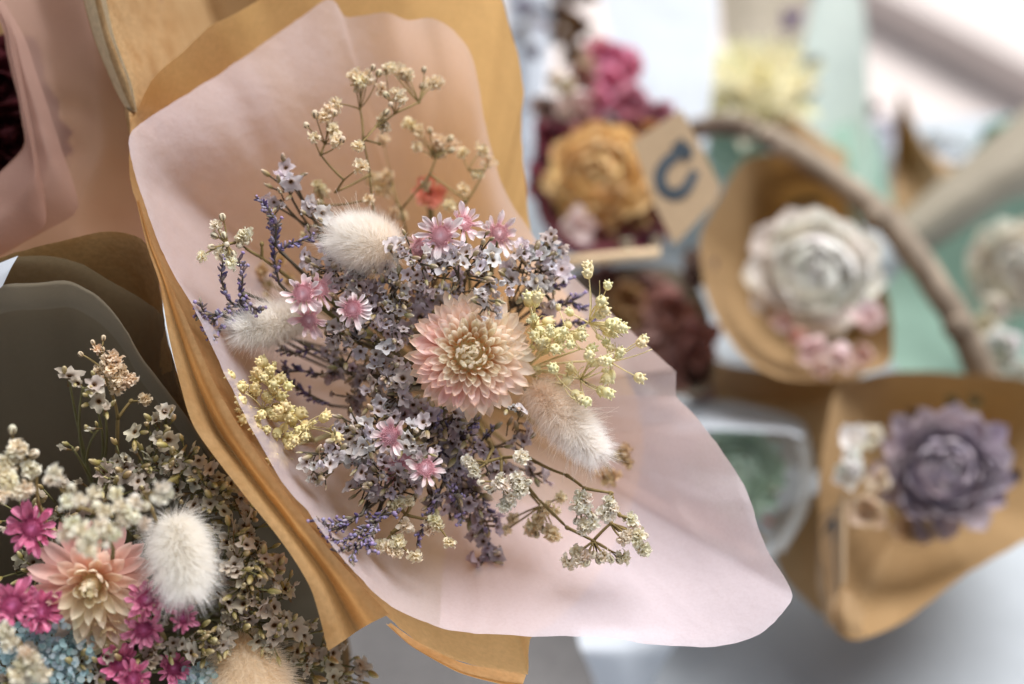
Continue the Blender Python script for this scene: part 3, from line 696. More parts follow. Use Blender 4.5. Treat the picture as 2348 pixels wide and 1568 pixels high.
LV = (.84, .79, .83)
GST = 'lavender white statice sprigs of the central bouquet'
bc = (.80, .72, .64)
SM = [
 ('slim lavender statice spike rising highest at the left, before the tissue', [(655, 425, .466, 36), (640, 455, .466, 30), (615, 462, .468, 16), (672, 405, .465, 22), (648, 388, .466, 14)], LV),
 ('lavender statice sprig just left of the plump cream bunny tail', [(732, 500, .462, 34), (722, 540, .464, 24), (745, 600, .456, 46), (712, 620, .456, 34)], LV),
 ('lavender statice sprig under the plump cream bunny tail', [(830, 640, .451, 50), (775, 640, .452, 44), (900, 655, .449, 42), (880, 620, .45, 34)], LV),
 ('lavender statice sprig between the lone star flower and the strawflower', [(870, 700, .450, 50), (895, 745, .451, 44), (840, 740, .452, 44), (915, 690, .449, 30)], LV),
 ('greyish statice sprig left of the strawflower below the lone star flower', [(815, 775, .456, 50), (760, 765, .459, 36), (870, 810, .455, 46), (905, 795, .451, 30)], LV),
 ('statice sprig with many green buds touching the left of the strawflower', [(885, 860, .452, 44), (915, 905, .452, 44), (860, 905, .455, 40)], LV),
 ('whitish statice sprig right below the trio of star flowers', [(955, 590, .445, 46), (985, 630, .447, 46), (940, 570, .445, 26), (890, 565, .441, 14)], (.88, .85, .89)),
 ('whitish statice sprig above the strawflower under the star flowers', [(1050, 615, .446, 52), (1095, 590, .449, 44), (1030, 580, .450, 36), (1130, 625, .447, 40)], (.88, .85, .89)),
 ('small whitish statice sprig overlapping the top petals of the strawflower', [(1118, 690, .437, 36), (1140, 715, .437, 20), (1105, 668, .437, 20)], (.90, .87, .90)),
 ('blurred lavender statice sprig at the right rim above the yellow buds', [(1230, 615, .466, 58), (1270, 590, .470, 44), (1200, 590, .462, 44), (1265, 555, .466, 26), (1255, 655, .470, 50), (1190, 655, .462, 40)], (.86, .83, .88)),
 ('lavender statice sprig left of the big fuzzy star flower', [(825, 1000, .447, 48), (785, 990, .449, 34), (862, 965, .450, 38), (815, 1045, .449, 44), (855, 1035, .449, 34)], (.87, .84, .88)),
 ('white statice sprig drooping at the lower left near yellow buds', [(745, 1045, .440, 44), (710, 1075, .441, 30), (735, 1090, .443, 30), (770, 1020, .442, 26)], (.92, .90, .91)),
 ('lavender statice sprig below the big fuzzy star flower', [(870, 1095, .448, 50), (900, 1130, .452, 42), (830, 1110, .452, 42), (940, 1110, .455, 36)], (.82, .77, .82)),
 ('whitish statice sprig right of the big fuzzy star flower', [(945, 1005, .442, 32), (965, 985, .443, 26), (955, 1035, .445, 26), (985, 1030, .449, 24)], (.91, .88, .90)),
 ('statice sprig deep below the strawflower', [(940, 945, .457, 46), (1000, 985, .463, 46), (1060, 990, .466, 44), (880, 945, .458, 40)], (.76, .70, .77)),
 ('three tiny white statice florets under the right petals of the strawflower', [(1172, 938, .444, 20), (1188, 945, .444, 10)], (.86, .84, .85)),
 ('dim purple grey statice spike hanging lowest under the central bouquet', [(1120, 1280, .474, 30), (1112, 1235, .474, 34), (1105, 1190, .472, 36), (1080, 1150, .470, 36), (1085, 1100, .470, 34)], (.66, .58, .66)),
 ('dusky mauve statice filling the hollow right under the strawflower', [(1000, 960, .456, 46), (1055, 1005, .458, 50), (985, 1060, .458, 44), (1110, 1035, .460, 46), (1045, 1085, .462, 46)], (.72, .66, .72)),
 ('thin brownish mauve statice behind the white baby breath cluster', [(1180, 1005, .468, 40), (1150, 1075, .468, 38), (1000, 1140, .460, 40), (1225, 1085, .474, 34), (1060, 1140, .466, 40)], (.66, .59, .62)),
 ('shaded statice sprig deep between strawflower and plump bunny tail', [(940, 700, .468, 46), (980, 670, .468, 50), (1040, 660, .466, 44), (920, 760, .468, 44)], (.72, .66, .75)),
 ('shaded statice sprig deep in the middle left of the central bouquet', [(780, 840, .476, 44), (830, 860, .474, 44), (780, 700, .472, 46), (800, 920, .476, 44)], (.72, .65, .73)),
]
for lb, cl, co in SM:
    statice('statice_sprig', cl, lb, GST, MB, co, fr=23, dens=1.3, bud_ratio=.8, budcol=bc, stem='stem_dark')

def lavender(name, spikes, label, group, base, dens=1.0, cols=None, stem='stem_dark'):
    """spikes: lists of (x, y, depth) from tip to root"""
    e = empty(name, base, label, 'dried flower', group)
    st = B(); b = B()
    cols = cols or [(.15, .115, .25), (.21, .17, .32), (.32, .27, .40), (.22, .17, .20), (.28, .22, .17), (.40, .35, .45), (.32, .25, .22)]
    for sp in spikes:
        pts = [Vector(q) for q in crspline(sp, 14)]
        P = [W(*q) for q in pts]
        st.tube([p - base for p in P] , .0003, .0005, 4)
        st.tube([p - base for p in curve(P[-1], base, .08, 6)], .0005, .0007, 4)
        for i in range(13):
            a, c = P[i], P[i + 1]; ax = (a - c).normalized()
            L = (a - c).length
            nb = max(2, int(dens * L / .0006))
            for k in range(nb):
                p = a + (c - a) * U(0, 1); sd_ = (R3(1)); sd_ = (sd_ - ax * sd_.dot(ax)).normalized()
                d = (sd_ * U(.5, 1.0) + ax * U(.5, 1.1)).normalized()
                h = U(.0008, .0015)
                b.ell(p + d * h * 1.0 - base, d, h, h * U(.34, .5), 5, 4, col=jit(rng.choice(cols), .2), point=.35)
                if U(0, 1) < .35:   # open lip
                    b.ell(p + d * h * 2.0 - base, d, h * .35, h * .55, 5, 3, col=jit((.38, .31, .52), .2))
    ob('stem', st.build('stem', M[stem]), e)
    o = ob('flower_spikes', b.build('flower_spikes', M['lav'], col=True), e); o['kind'] = 'stuff'
GL = 'purple sea lavender sprigs of the central bouquet'
def dd(pts, d0, d1):
    n = len(pts) - 1; return [(x, y, d0 + (d1 - d0) * i / n) for i, (x, y) in enumerate(pts)]
LAV = [
 ('tall violet sea lavender spike left of the plump bunny tail', [dd([(588, 452), (612, 478), (628, 530), (628, 590), (640, 650)], .455, .462), dd([(605, 470), (632, 510), (630, 560)], .453, .458), dd([(712, 545), (670, 558), (640, 575)], .455, .458)]),
 ('violet sea lavender sprig crossing the baby breath at the far left', [dd([(512, 590), (508, 640), (525, 690), (560, 705)], .449, .456), dd([(548, 596), (556, 640), (552, 690), (575, 715)], .451, .456), dd([(600, 712), (572, 700), (552, 668)], .449, .455)]),
 ('violet sea lavender sprig against the left tissue edge above white bunny tail', [dd([(458, 690), (470, 730), (478, 770), (520, 740)], .446, .455), dd([(490, 780), (480, 745), (520, 715), (560, 725)], .447, .456), dd([(455, 720), (500, 722), (545, 735)], .447, .455)]),
 ('dark purple sea lavender sprig below the white bunny tail', [dd([(640, 800), (680, 810), (720, 800), (760, 830)], .472, .480), dd([(650, 830), (660, 870), (700, 900), (760, 930)], .474, .482), dd([(640, 855), (690, 850), (740, 860)], .474, .482)]),
 ('bright violet sea lavender bunch at the lower left tissue edge', [dd([(722, 1190), (752, 1215), (800, 1200)], .434, .442), dd([(745, 1230), (790, 1240), (840, 1215)], .433, .442), dd([(770, 1265), (810, 1250), (850, 1225)], .433, .442), dd([(800, 1285), (820, 1255), (860, 1220)], .434, .443), dd([(735, 1205), (770, 1200), (830, 1180)], .436, .444), dd([(800, 1230), (850, 1200), (890, 1160)], .440, .448), dd([(850, 1265), (845, 1235), (870, 1190)], .437, .446)]),
 ('violet sea lavender sprig under the lowest star flower', [dd([(955, 1250), (965, 1215), (985, 1180), (1010, 1120)], .452, .462), dd([(915, 1175), (880, 1180), (850, 1190), (840, 1160)], .444, .452), dd([(1045, 1140), (1020, 1110), (1000, 1060)], .456, .464), dd([(1060, 1190), (1050, 1150), (1030, 1100)], .460, .468)]),
 ('dark violet sea lavender stem directly under the strawflower', [dd([(1000, 950), (995, 1000), (1010, 1060)], .456, .464), dd([(1095, 960), (1060, 1000), (1050, 1050)], .458, .466), dd([(1040, 950), (1020, 1010), (1030, 1080)], .460, .468), dd([(1130, 980), (1090, 1030), (1070, 1090)], .464, .470)]),
 ('blurred violet sea lavender behind the yellow buds at the right rim', [dd([(1300, 640), (1270, 660), (1210, 690)], .474, .480), dd([(1330, 680), (1290, 700), (1230, 730)], .474, .480), dd([(1290, 600), (1250, 640), (1200, 680)], .472, .480), dd([(1370, 740), (1310, 740), (1250, 760)], .476, .482), dd([(1340, 710), (1300, 690), (1220, 710)], .474, .480)]),
 ('brownish purple sea lavender beside the lowest hanging statice', [dd([(1130, 1300), (1120, 1240), (1100, 1170)], .478, .482), dd([(1030, 1180), (1050, 1130), (1060, 1060)], .472, .476), dd([(1145, 1210), (1120, 1170), (1090, 1110)], .474, .478)]),
]
for lb, sp in LAV: lavender('sea_lavender_sprig', sp, lb, GL, MB, dens=1.25)

def gyp_mesh(seed, n=26):
    r = random.Random(seed); b = B()
    for k in range(n):
        ph = math.acos(1 - 1.15 * (k + .5) / n); th = k * 2.39996 + r.uniform(-.3, .3)
        d = Vector((math.sin(ph) * math.cos(th), math.sin(ph) * math.sin(th), math.cos(ph)))
        a = d.orthogonal().normalized(); a = Matrix.Rotation(r.uniform(-.9, .9), 3, d) @ a; c = d.cross(a)
        L = r.uniform(.75, 1.1); wd = r.uniform(.22, .36); v = []; t = []
        bend = Vector((r.uniform(-1, 1), r.uniform(-1, 1), r.uniform(-1, 1))) * .45
        for s, ww in ((0.1, .3), (.55, .9), (.9, 1.0), (1.0, .7)):
            m = d * (s * L) + bend * s * s * .4 - Vector((0, 0, .25))
            for u in (-1, 0, 1):
                jj = .14 * (r.uniform(-1, 1)) * s - (.16 if (u == 0 and s == 1.0) else 0)
                v.append(m + a * (u * wd * ww) + c * (jj + .12 * abs(u)) + d * (-.12 * abs(u) if s > .8 else 0)); t.append(s)
        f = [(q * 3 + i, q * 3 + i + 1, q * 3 + i + 4, q * 3 + i + 3) for q in range(3) for i in range(2)]
        b.add(v, f, 0, t)
    b.ell((0, 0, -.40), (0, 0, 1), .34, .24, 8, 5, m=1)
    return b.build('blossom', [M['gyp'], M['gypdark']])
GYP = [gyp_mesh(i) for i in range(6)]
def gbud():
    b = B(); b.ell((0, 0, 0), (0, 0, 1), 1.0, .82, 10, 6, m=0, malt=1); return b.build('bud', [M['gyp'], M['gypdark']])
GB = gbud()

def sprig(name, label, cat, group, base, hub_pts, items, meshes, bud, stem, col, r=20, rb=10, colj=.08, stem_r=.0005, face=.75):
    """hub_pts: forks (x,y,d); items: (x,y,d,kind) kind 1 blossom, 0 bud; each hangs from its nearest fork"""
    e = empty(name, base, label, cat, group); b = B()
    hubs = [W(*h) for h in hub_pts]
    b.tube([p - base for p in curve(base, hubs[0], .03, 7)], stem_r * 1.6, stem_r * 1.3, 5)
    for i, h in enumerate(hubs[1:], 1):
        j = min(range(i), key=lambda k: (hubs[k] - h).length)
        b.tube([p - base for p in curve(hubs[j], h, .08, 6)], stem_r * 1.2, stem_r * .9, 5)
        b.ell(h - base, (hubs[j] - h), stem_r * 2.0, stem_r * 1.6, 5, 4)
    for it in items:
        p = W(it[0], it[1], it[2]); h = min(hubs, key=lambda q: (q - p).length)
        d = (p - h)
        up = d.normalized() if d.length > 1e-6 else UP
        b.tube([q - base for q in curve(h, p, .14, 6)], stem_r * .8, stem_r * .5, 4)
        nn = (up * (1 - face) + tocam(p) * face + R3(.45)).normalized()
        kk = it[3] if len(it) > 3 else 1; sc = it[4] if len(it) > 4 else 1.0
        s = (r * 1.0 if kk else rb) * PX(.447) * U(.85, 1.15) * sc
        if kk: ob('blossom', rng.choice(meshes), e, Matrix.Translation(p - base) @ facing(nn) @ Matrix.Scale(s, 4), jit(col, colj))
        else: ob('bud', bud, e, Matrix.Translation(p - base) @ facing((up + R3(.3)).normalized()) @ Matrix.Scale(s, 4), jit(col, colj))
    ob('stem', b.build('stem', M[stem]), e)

GC = (.97, .93, .85); GT = (.95, .86, .69)
def gp(items, d): return [(i[0], i[1], i[2] if len(i) > 2 and i[2] else d, i[3] if len(i) > 3 else 1) for i in items]
GG = 'baby breath sprigs of the central bouquet'
sprig('baby_breath_sprig', 'cream baby breath spray fanning tall above the plump bunny tail', 'dried flower', GG, MB,
      [(862, 500, .482), (848, 400, .478), (832, 320, .476), (825, 250, .478), (770, 440, .474), (788, 412, .470), (735, 355, .472), (862, 290, .472), (905, 260, .478), (960, 235, .482), (745, 330, .474), (870, 330, .476)],
      [(820, 335, .462), (828, 381, .462), (720, 315, .466), (752, 250, .47), (745, 268, .47), (765, 298, .47), (772, 322, .466), (770, 238, .472), (702, 287, .466, 0), (722, 262, .468, 0), (768, 260, .47, 0), (785, 320, .462, 0),
       (812, 172, .476), (828, 185, .474), (842, 178, .476), (820, 195, .478), (855, 155, .474, 0), (868, 168, .476, 0), (885, 160, .478), (895, 155, .48), (922, 165, .482), (935, 172, .482), (920, 226, .472), (910, 215, .474), (873, 205, .474), (885, 218, .472, 0), (896, 240, .472, 0), (886, 258, .472, 0),
       (875, 275, .476), (882, 290, .476), (972, 160, .484, 0), (985, 188, .488), (1000, 192, .488), (968, 198, .486, 0), (925, 178, .484, 0)],
      GYP, GB, 'stem', GT, r=20, rb=10, stem_r=.00036)
sprig('baby_breath_sprig', 'blurred tan baby breath spray behind the star flower trio', 'dried flower', GG, MB,
      [(920, 480, .50), (985, 400, .497), (1000, 360, .497), (1070, 460, .497), (1110, 390, .497), (1075, 390, .499), (900, 420, .512)],
      [(940, 285, .497), (960, 300, .495), (955, 338, .495), (1005, 322, .497), (998, 350, .499), (1032, 318, .499, 0), (1035, 345, .499, 0), (1060, 350, .501), (1105, 345, .503), (1118, 372, .503), (975, 425, .50), (1062, 435, .499), (1095, 400, .501), (1030, 470, .496), (1065, 465, .499, 0), (985, 300, .497, 0),
       (905, 490, .515), (920, 495, .515), (885, 400, .516), (890, 440, .516), (878, 320, .514), (870, 430, .518), (850, 410, .518), (1015, 350, .50), (1040, 330, .503)],
      GYP, GB, 'stem', (.98, .86, .66), r=21, rb=10, stem_r=.00036)
sprig('baby_breath_sprig', 'few blurred baby breath blossoms left behind the plump bunny tail', 'dried flower', GG, MB,
      [(760, 520, .49), (740, 470, .486)], [(730, 428, .486), (738, 440, .488), (735, 465, .486, 0), (845, 457, .474), (700, 540, .486), (720, 520, .484, 0)], GYP, GB, 'stem', (.94, .83, .63), r=19, rb=9)
sprig('baby_breath_sprig', 'baby breath spray with striped buds at the far left of the central bouquet', 'dried flower', GG, MB,
      [(640, 620, .464), (600, 590, .458), (545, 555, .454), (520, 560, .452), (600, 560, .456)],
      [(462, 588, .448), (496, 516, .452), (563, 538, .452), (556, 545, .452), (530, 603, .448), (518, 588, .452), (510, 498, .452, 0), (492, 540, .452, 0), (514, 540, .452, 0), (548, 562, .452, 0), (484, 566, .450, 0), (520, 560, .450, 0), (536, 582, .450, 0), (505, 575, .452, 1)],
      GYP, GB, 'stem', (.97, .91, .79), r=19, rb=10)
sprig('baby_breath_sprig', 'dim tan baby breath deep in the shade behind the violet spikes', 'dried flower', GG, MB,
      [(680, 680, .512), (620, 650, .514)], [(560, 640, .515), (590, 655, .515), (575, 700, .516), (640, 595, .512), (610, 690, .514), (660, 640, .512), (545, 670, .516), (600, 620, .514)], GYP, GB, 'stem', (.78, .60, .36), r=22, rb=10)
sprig('baby_breath_sprig', 'white baby breath cluster below left of the long peach bunny tail', 'dried flower', GG, MB,
      [(1130, 1030, .452), (1115, 1060, .448), (1150, 1050, .448), (1150, 1110, .446)],
      [(1192, 1045, .441), (1200, 1052, .441), (1150, 1098, .441), (1140, 1112, .441), (1158, 1112, .440), (1185, 1092, .441), (1190, 1108, .441), (1202, 1120, .441), (1188, 1128, .441), (1172, 1140, .442), (1155, 1160, .443), (1165, 1150, .443), (1078, 1065, .446), (1086, 1080, .446), (1102, 1105, .443, 0), (1115, 1118, .443, 0), (1212, 1105, .441, 0), (1068, 1055, .446), (1125, 1125, .444, 0)],
      GYP, GB, 'stem', (.99, .96, .90), r=18, rb=10)
sprig('baby_breath_sprig', 'long white baby breath spray reaching right over the pink tissue', 'dried flower', GG, MB,
      [(1230, 1060, .462), (1300, 1090, .456), (1340, 1120, .452), (1400, 1130, .452), (1330, 1150, .450), (1420, 1180, .452)],
      [(1330, 1135, .445), (1345, 1145, .445), (1325, 1158, .445), (1338, 1165, .445), (1350, 1180, .446, 0), (1335, 1200, .446), (1340, 1215, .446), (1358, 1200, .446), (1395, 1150, .447), (1405, 1165, .447), (1385, 1175, .447), (1395, 1182, .447), (1448, 1190, .455), (1455, 1205, .456), (1320, 1195, .446, 0), (1362, 1185, .446, 0)],
      GYP, GB, 'stem', (.98, .95, .88), r=19, rb=10)
sprig('baby_breath_sprig', 'lowest baby breath spray over the pink tissue, ending in a blossom row', 'dried flower', GG, MB,
      [(1200, 1100, .466), (1250, 1160, .462), (1300, 1210, .458), (1360, 1240, .456), (1400, 1200, .456)],
      [(1320, 1265, .452), (1338, 1278, .451), (1328, 1285, .451), (1345, 1290, .451, 0), (1385, 1275, .452), (1372, 1285, .452, 0), (1400, 1282, .452, 0), (1428, 1275, .453), (1420, 1285, .453, 0), (1428, 1235, .450), (1440, 1228, .450), (1465, 1225, .450), (1458, 1240, .450), (1472, 1255, .452), (1480, 1262, .452), (1478, 1228, .452, 0), (1300, 1290, .454), (1360, 1272, .452, 0)],
      GYP, GB, 'stem', (.97, .92, .81), r=19, rb=10)
sprig('baby_breath_sprig', 'blurred tan baby breath clump under the long peach bunny tail', 'dried flower', GG, MB,
      [(1190, 1100, .478), (1240, 1160, .474)], [(1255, 1165, .466), (1270, 1172, .466), (1235, 1190, .468), (1225, 1200, .47), (1260, 1220, .468), (1270, 1228, .468), (1245, 1215, .468, 0), (1215, 1215, .472), (1285, 1140, .47), (1230, 1225, .472, 0), (1175, 1190, .476), (1160, 1215, .476)], GYP, GB, 'stem', (.95, .87, .69), r=20, rb=10)
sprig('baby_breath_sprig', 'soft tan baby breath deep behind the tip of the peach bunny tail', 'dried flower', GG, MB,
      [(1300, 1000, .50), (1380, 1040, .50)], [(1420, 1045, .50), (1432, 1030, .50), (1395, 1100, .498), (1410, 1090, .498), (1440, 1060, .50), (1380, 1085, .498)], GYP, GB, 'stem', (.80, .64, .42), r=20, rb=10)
sprig('baby_breath_sprig', 'scattered cream baby breath along the bottom of the central bouquet', 'dried flower', GG, MB,
      [(960, 1120, .464), (930, 1180, .456), (985, 1190, .456), (900, 1220, .452)],
      [(912, 1155, .450), (900, 1165, .451), (938, 1148, .450), (930, 1205, .448), (915, 1240, .446), (905, 1248, .446), (885, 1255, .447), (872, 1250, .448), (903, 1265, .446), (912, 1268, .446), (950, 1276, .445), (1030, 1243, .446), (995, 1190, .452), (1000, 1205, .452), (985, 1210, .453)],
      GYP, GB, 'stem', (.97, .90, .74), r=18, rb=9)

def ybud(seed):
    r = random.Random(seed); b = B(); b.ell((0, 0, 0), (0, 0, 1), .95, .78, 9, 6)
    for k in range(6):
        a = 6.28 * k / 6 + r.uniform(-.2, .2); d = Vector((math.cos(a) * .6, math.sin(a) * .6, .62))
        b.ell(d, (d.x * .9, d.y * .9, .8), .42, .24, 5, 4, point=.5)
    b.ell((0, 0, .8), (0, 0, 1), .3, .4, 7, 4)
    return b.build('bud_head', M['yellow'])
YB = [ybud(i) for i in range(4)]
YR = [(1347, 627), (1393, 655), (1212, 690), (1232, 683), (1280, 705), (1306, 716), (1378, 690), (1385, 712), (1412, 738), (1212, 735), (1225, 742), (1255, 738), (1262, 765), (1288, 772), (1302, 745), (1332, 756), (1390, 787), (1405, 765), (1372, 772), (1400, 742), (1215, 800), (1240, 790), (1272, 800), (1308, 790),
      (1268, 842), (1310, 852), (1388, 828), (1425, 752), (1398, 862), (1473, 778), (1465, 866), (1298, 876), (1280, 872), (1388, 868), (1392, 900), (1378, 896), (1345, 920), (1332, 914), (1320, 905), (1275, 906), (1250, 780), (1355, 800), (1240, 760), (1325, 770), (1362, 832), (1230, 850), (1225, 770), (1375, 722), (1420, 812), (1350, 815)]
def yellow(label, pts, base, forks, col, d0, dj, r=14):
    pts = pts + [(x + U(-16, 16), y + U(-14, 14)) for x, y in pts if U(0, 1) < .55]
    e = empty('yellow_bud_sprig', MB, label, 'dried flower', 'dyed yellow bud sprays'); b = B(); base_p = W(*base)
    b.tube([p - MB for p in curve(MB, base_p, .04, 6)], .0012, .0010, 5)
    F = [W(*f) for f in forks]
    for f in F: b.tube([p - MB for p in curve(base_p, f, .1, 6)], .00038, .0003, 4)
    for (x, y) in pts:
        d = d0 + U(-dj, dj); p = W(x, y, d); h = min(F + [base_p], key=lambda q: (q - p).length + (0.02 if q is base_p else 0))
        b.tube([q - MB for q in curve(h, p, .12, 6)], .00024, .00016, 4)
        nn = ((p - h).normalized() * .8 + tocam(p) * .35 + R3(.3)).normalized()
        s = r * PX(.447) * U(.8, 1.2) * (.55 if U(0, 1) < .1 else 1)
        ob('bud_head', rng.choice(YB), e, Matrix.Translation(p - MB) @ facing(nn) @ Matrix.Scale(s, 4), jit(col, .07))
        if U(0, 1) < .5:
            q = p + RT * U(-.004, .004) + UP * U(-.004, .004); b.tube([z - MB for z in curve(h, q, .2, 5)], .00022, .00014, 4)
    ob('stem', b.build('stem', M['stem_yellow']), e)
yellow('pale yellow bud spray fanning right of the strawflower', YR, (1200, 850, .465), [(1225, 745, .455), (1260, 790, .455), (1300, 760, .456), (1330, 800, .458), (1270, 850, .455), (1330, 870, .453), (1350, 740, .458), (1290, 880, .452), (1400, 830, .460), (1235, 800, .454)], (1, .95, .68), .452, .010, 15)
YL = [(603, 830), (620, 848), (606, 866), (592, 856), (528, 862), (556, 880), (585, 888), (590, 900), (625, 880), (660, 885), (553, 920), (578, 908), (545, 940), (572, 935), (618, 945), (645, 955), (600, 950), (670, 962), (688, 950), (700, 975), (720, 968), (742, 958), (770, 985), (772, 1002), (655, 932), (635, 992), (660, 1000), (690, 995), (612, 985), (625, 1028), (662, 1022), (680, 1005), (588, 962), (560, 960), (600, 1010), (645, 1052), (632, 900), (640, 870), (700, 1000), (622, 1055), (650, 1065), (580, 990), (560, 900), (640, 940), (615, 915)]
yellow('deep cream yellow bud spray at the left rim below the white bunny tail', YL, (720, 1010, .475), [(640, 1000, .455), (660, 960, .452), (600, 940, .452), (580, 910, .454), (620, 890, .455), (640, 1040, .452), (700, 980, .450), (600, 980, .453)], (.98, .88, .54), .449, .008, 15)
# coral bud glimpsed behind the spray
e_ = empty('coral_blossom', W(985, 440, .53), 'blurred coral blossom glowing behind the tan baby breath', 'flower', rot=facing(tocam(W(985, 440, .53))))
rosette(e_, [(7, .1, .9, .6, 15, 30, .4, .3), (5, .06, .7, .5, 45, 30, .4, .3)], 48 * PX(.53), M['petal_soft'], lambda q, a: jit((.90, .42, .32), .05))
flower_stem(e_, W(985, 440, .53), MB)

# ------------------------------------------------------------------ lower left bouquet
WL = (.66, .61, .50); WB = (.74, .67, .44)
GSL = 'white statice sprigs of the lower left bouquet'
SL = [
 ('white statice sprig standing tallest against the dark tissue, lower left bouquet', [(212, 905, .437, 34), (190, 885, .436, 24), (238, 935, .436, 22), (222, 985, .437, 24), (158, 868, .437, 18), (165, 1025, .437, 16)], .9),
 ('hanging white statice head seen from the side under the grey tissue', [(362, 978, .440, 36), (345, 990, .440, 24), (385, 970, .441, 24), (310, 990, .441, 16)], 1.0),
 ('white statice sprig tucked along the grey tissue edge', [(430, 1045, .440, 40), (395, 1065, .441, 40), (470, 1085, .442, 36), (500, 1125, .444, 36)], 1.2),
 ('white statice sprig left of the hanging head, above the fluffy bunny tail', [(335, 1075, .442, 40), (275, 1065, .440, 38), (250, 1095, .438, 36), (320, 1110, .440, 34)], 1.1),
 ('budded statice sprig above the fluffy white bunny tail', [(440, 1130, .443, 46), (490, 1165, .444, 42), (400, 1110, .443, 36), (540, 1160, .447, 40)], 1.0),
 ('budded statice sprig upper right of the fluffy white bunny tail', [(560, 1215, .447, 46), (520, 1240, .444, 44), (590, 1260, .449, 40), (620, 1300, .452, 34)], 1.1),
 ('white statice sprig with blurred buds right of the fluffy bunny tail', [(545, 1290, .436, 44), (600, 1290, .438, 40), (570, 1335, .438, 40), (640, 1310, .442, 30)], 1.2),
 ('budded statice sprig below right of the fluffy bunny tail', [(560, 1370, .440, 48), (610, 1400, .444, 46), (650, 1370, .448, 40), (520, 1400, .440, 40)], 1.0),
 ('budded statice sprig under the kraft tail of the central wrap', [(650, 1430, .446, 44), (620, 1460, .444, 40), (690, 1460, .452, 36), (600, 1480, .444, 36)], 1.0),
 ('blurred statice sprig trailing furthest right along the bottom edge', [(700, 1520, .458, 44), (760, 1535, .464, 44), (820, 1530, .470, 36), (740, 1490, .462, 30), (800, 1560, .470, 36)], 1.0),
 ('white statice sprig beside the small pink star flower, near the bottom', [(480, 1450, .436, 40), (440, 1480, .434, 38), (500, 1490, .438, 34), (530, 1450, .440, 34)], 1.0),
 ('white statice sprig between the pink star flowers at the bottom edge', [(330, 1490, .428, 30), (310, 1540, .428, 36), (360, 1500, .430, 28), (390, 1480, .432, 30)], 1.0),
 ('white statice sprig among the blue blossoms at the bottom', [(215, 1545, .428, 38), (250, 1510, .428, 26), (180, 1520, .428, 26), (60, 1535, .420, 38), (20, 1560, .420, 28)], 1.0),
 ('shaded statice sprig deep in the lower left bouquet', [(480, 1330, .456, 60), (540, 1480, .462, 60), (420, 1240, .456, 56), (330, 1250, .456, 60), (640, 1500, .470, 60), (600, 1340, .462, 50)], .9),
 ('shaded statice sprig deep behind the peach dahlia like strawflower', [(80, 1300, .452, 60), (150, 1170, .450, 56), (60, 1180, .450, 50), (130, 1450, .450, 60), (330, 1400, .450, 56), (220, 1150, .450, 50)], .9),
]
for lb, cl, dn in SL:
    statice('statice_sprig', cl, lb, GSL, LB, WL if 'shaded' not in lb else (.60, .54, .42), fr=26, dens=.95 * dn, bud_ratio=1.25, budcol=WB, stem='stem_green')  # sprigs labelled shaded get a darker colour painted for shade
GGL = 'baby breath sprigs of the lower left bouquet'
sprig('baby_breath_sprig', 'tan baby breath puff at the top of the lower left bouquet', 'dried flower', GGL, LB,
      [(270, 960, .450), (255, 900, .446), (240, 850, .446), (300, 920, .452)],
      [(245, 832, .442), (255, 820, .442), (268, 828, .442), (258, 845, .441), (280, 850, .443), (225, 850, .446), (265, 870, .442), (285, 880, .443), (300, 868, .444), (270, 890, .443), (332, 916, .448), (235, 800, .446, 0), (213, 785, .446, 0), (237, 775, .446, 0), (185, 812, .446, 0), (225, 800, .446), (240, 870, .45)],
      GYP, GB, 'stem', (.90, .78, .62), r=19, rb=8)
sprig('baby_breath_sprig', 'cream baby breath spray curling at the left edge of the picture', 'dried flower', GGL, LB,
      [(90, 1160, .425), (85, 1085, .42), (60, 1060, .418), (20, 1060, .418)],
      [(40, 1022, .414), (48, 1032, .414), (34, 1035, .414), (28, 985, .416, 0), (72, 1076, .416), (50, 1130, .412), (58, 1122, .412), (10, 1095, .412), (22, 1105, .412), (2, 1135, .410), (30, 1078, .414, 0), (15, 1060, .414), (78, 1040, .418, 0), (-5, 1080, .412)],
      GYP, GB, 'stem', (.96, .91, .80), r=21, rb=12)
sprig('baby_breath_sprig', 'blurred white baby breath spray in front of the peach strawflower', 'dried flower', GGL, LB,
      [(260, 1260, .415), (230, 1180, .405), (170, 1160, .405), (290, 1160, .405), (200, 1240, .402)],
      [(125, 1085, .405), (135, 1098, .405), (118, 1100, .405), (185, 1145, .398), (170, 1200, .394), (185, 1215, .392), (232, 1205, .392), (245, 1215, .392), (210, 1230, .390), (205, 1262, .388), (195, 1250, .390), (265, 1130, .402), (300, 1180, .400), (285, 1195, .400), (155, 1150, .400), (220, 1160, .398, 0), (240, 1250, .392, 0), (150, 1225, .394), (310, 1150, .402), (275, 1160, .400), (330, 1160, .405, 0), (165, 1120, .402, 0), (215, 1130, .40), (240, 1170, .398), (330, 1200, .404), (260, 1225, .396)],
      GYP, GB, 'stem', (.97, .94, .85), r=20, rb=12)
sprig('baby_breath_sprig', 'single bright baby breath blossom just above the fluffy white bunny tail', 'dried flower', GGL, LB,
      [(360, 1200, .43), (330, 1130, .405)], [(372, 1122, .396), (380, 1132, .396), (368, 1134, .396)], GYP, GB, 'stem', (.93, .91, .86), r=20, rb=10)
sprig('baby_breath_sprig', 'blurred cream baby breath at the bottom left corner', 'dried flower', GGL, LB,
      [(110, 1540, .415), (80, 1500, .410)], [(60, 1500, .400), (75, 1515, .400), (50, 1520, .400), (100, 1550, .40), (40, 1545, .40), (85, 1540, .40), (10, 1450, .402), (20, 1470, .402)], GYP, GB, 'stem', (.94, .90, .79), r=20, rb=10)

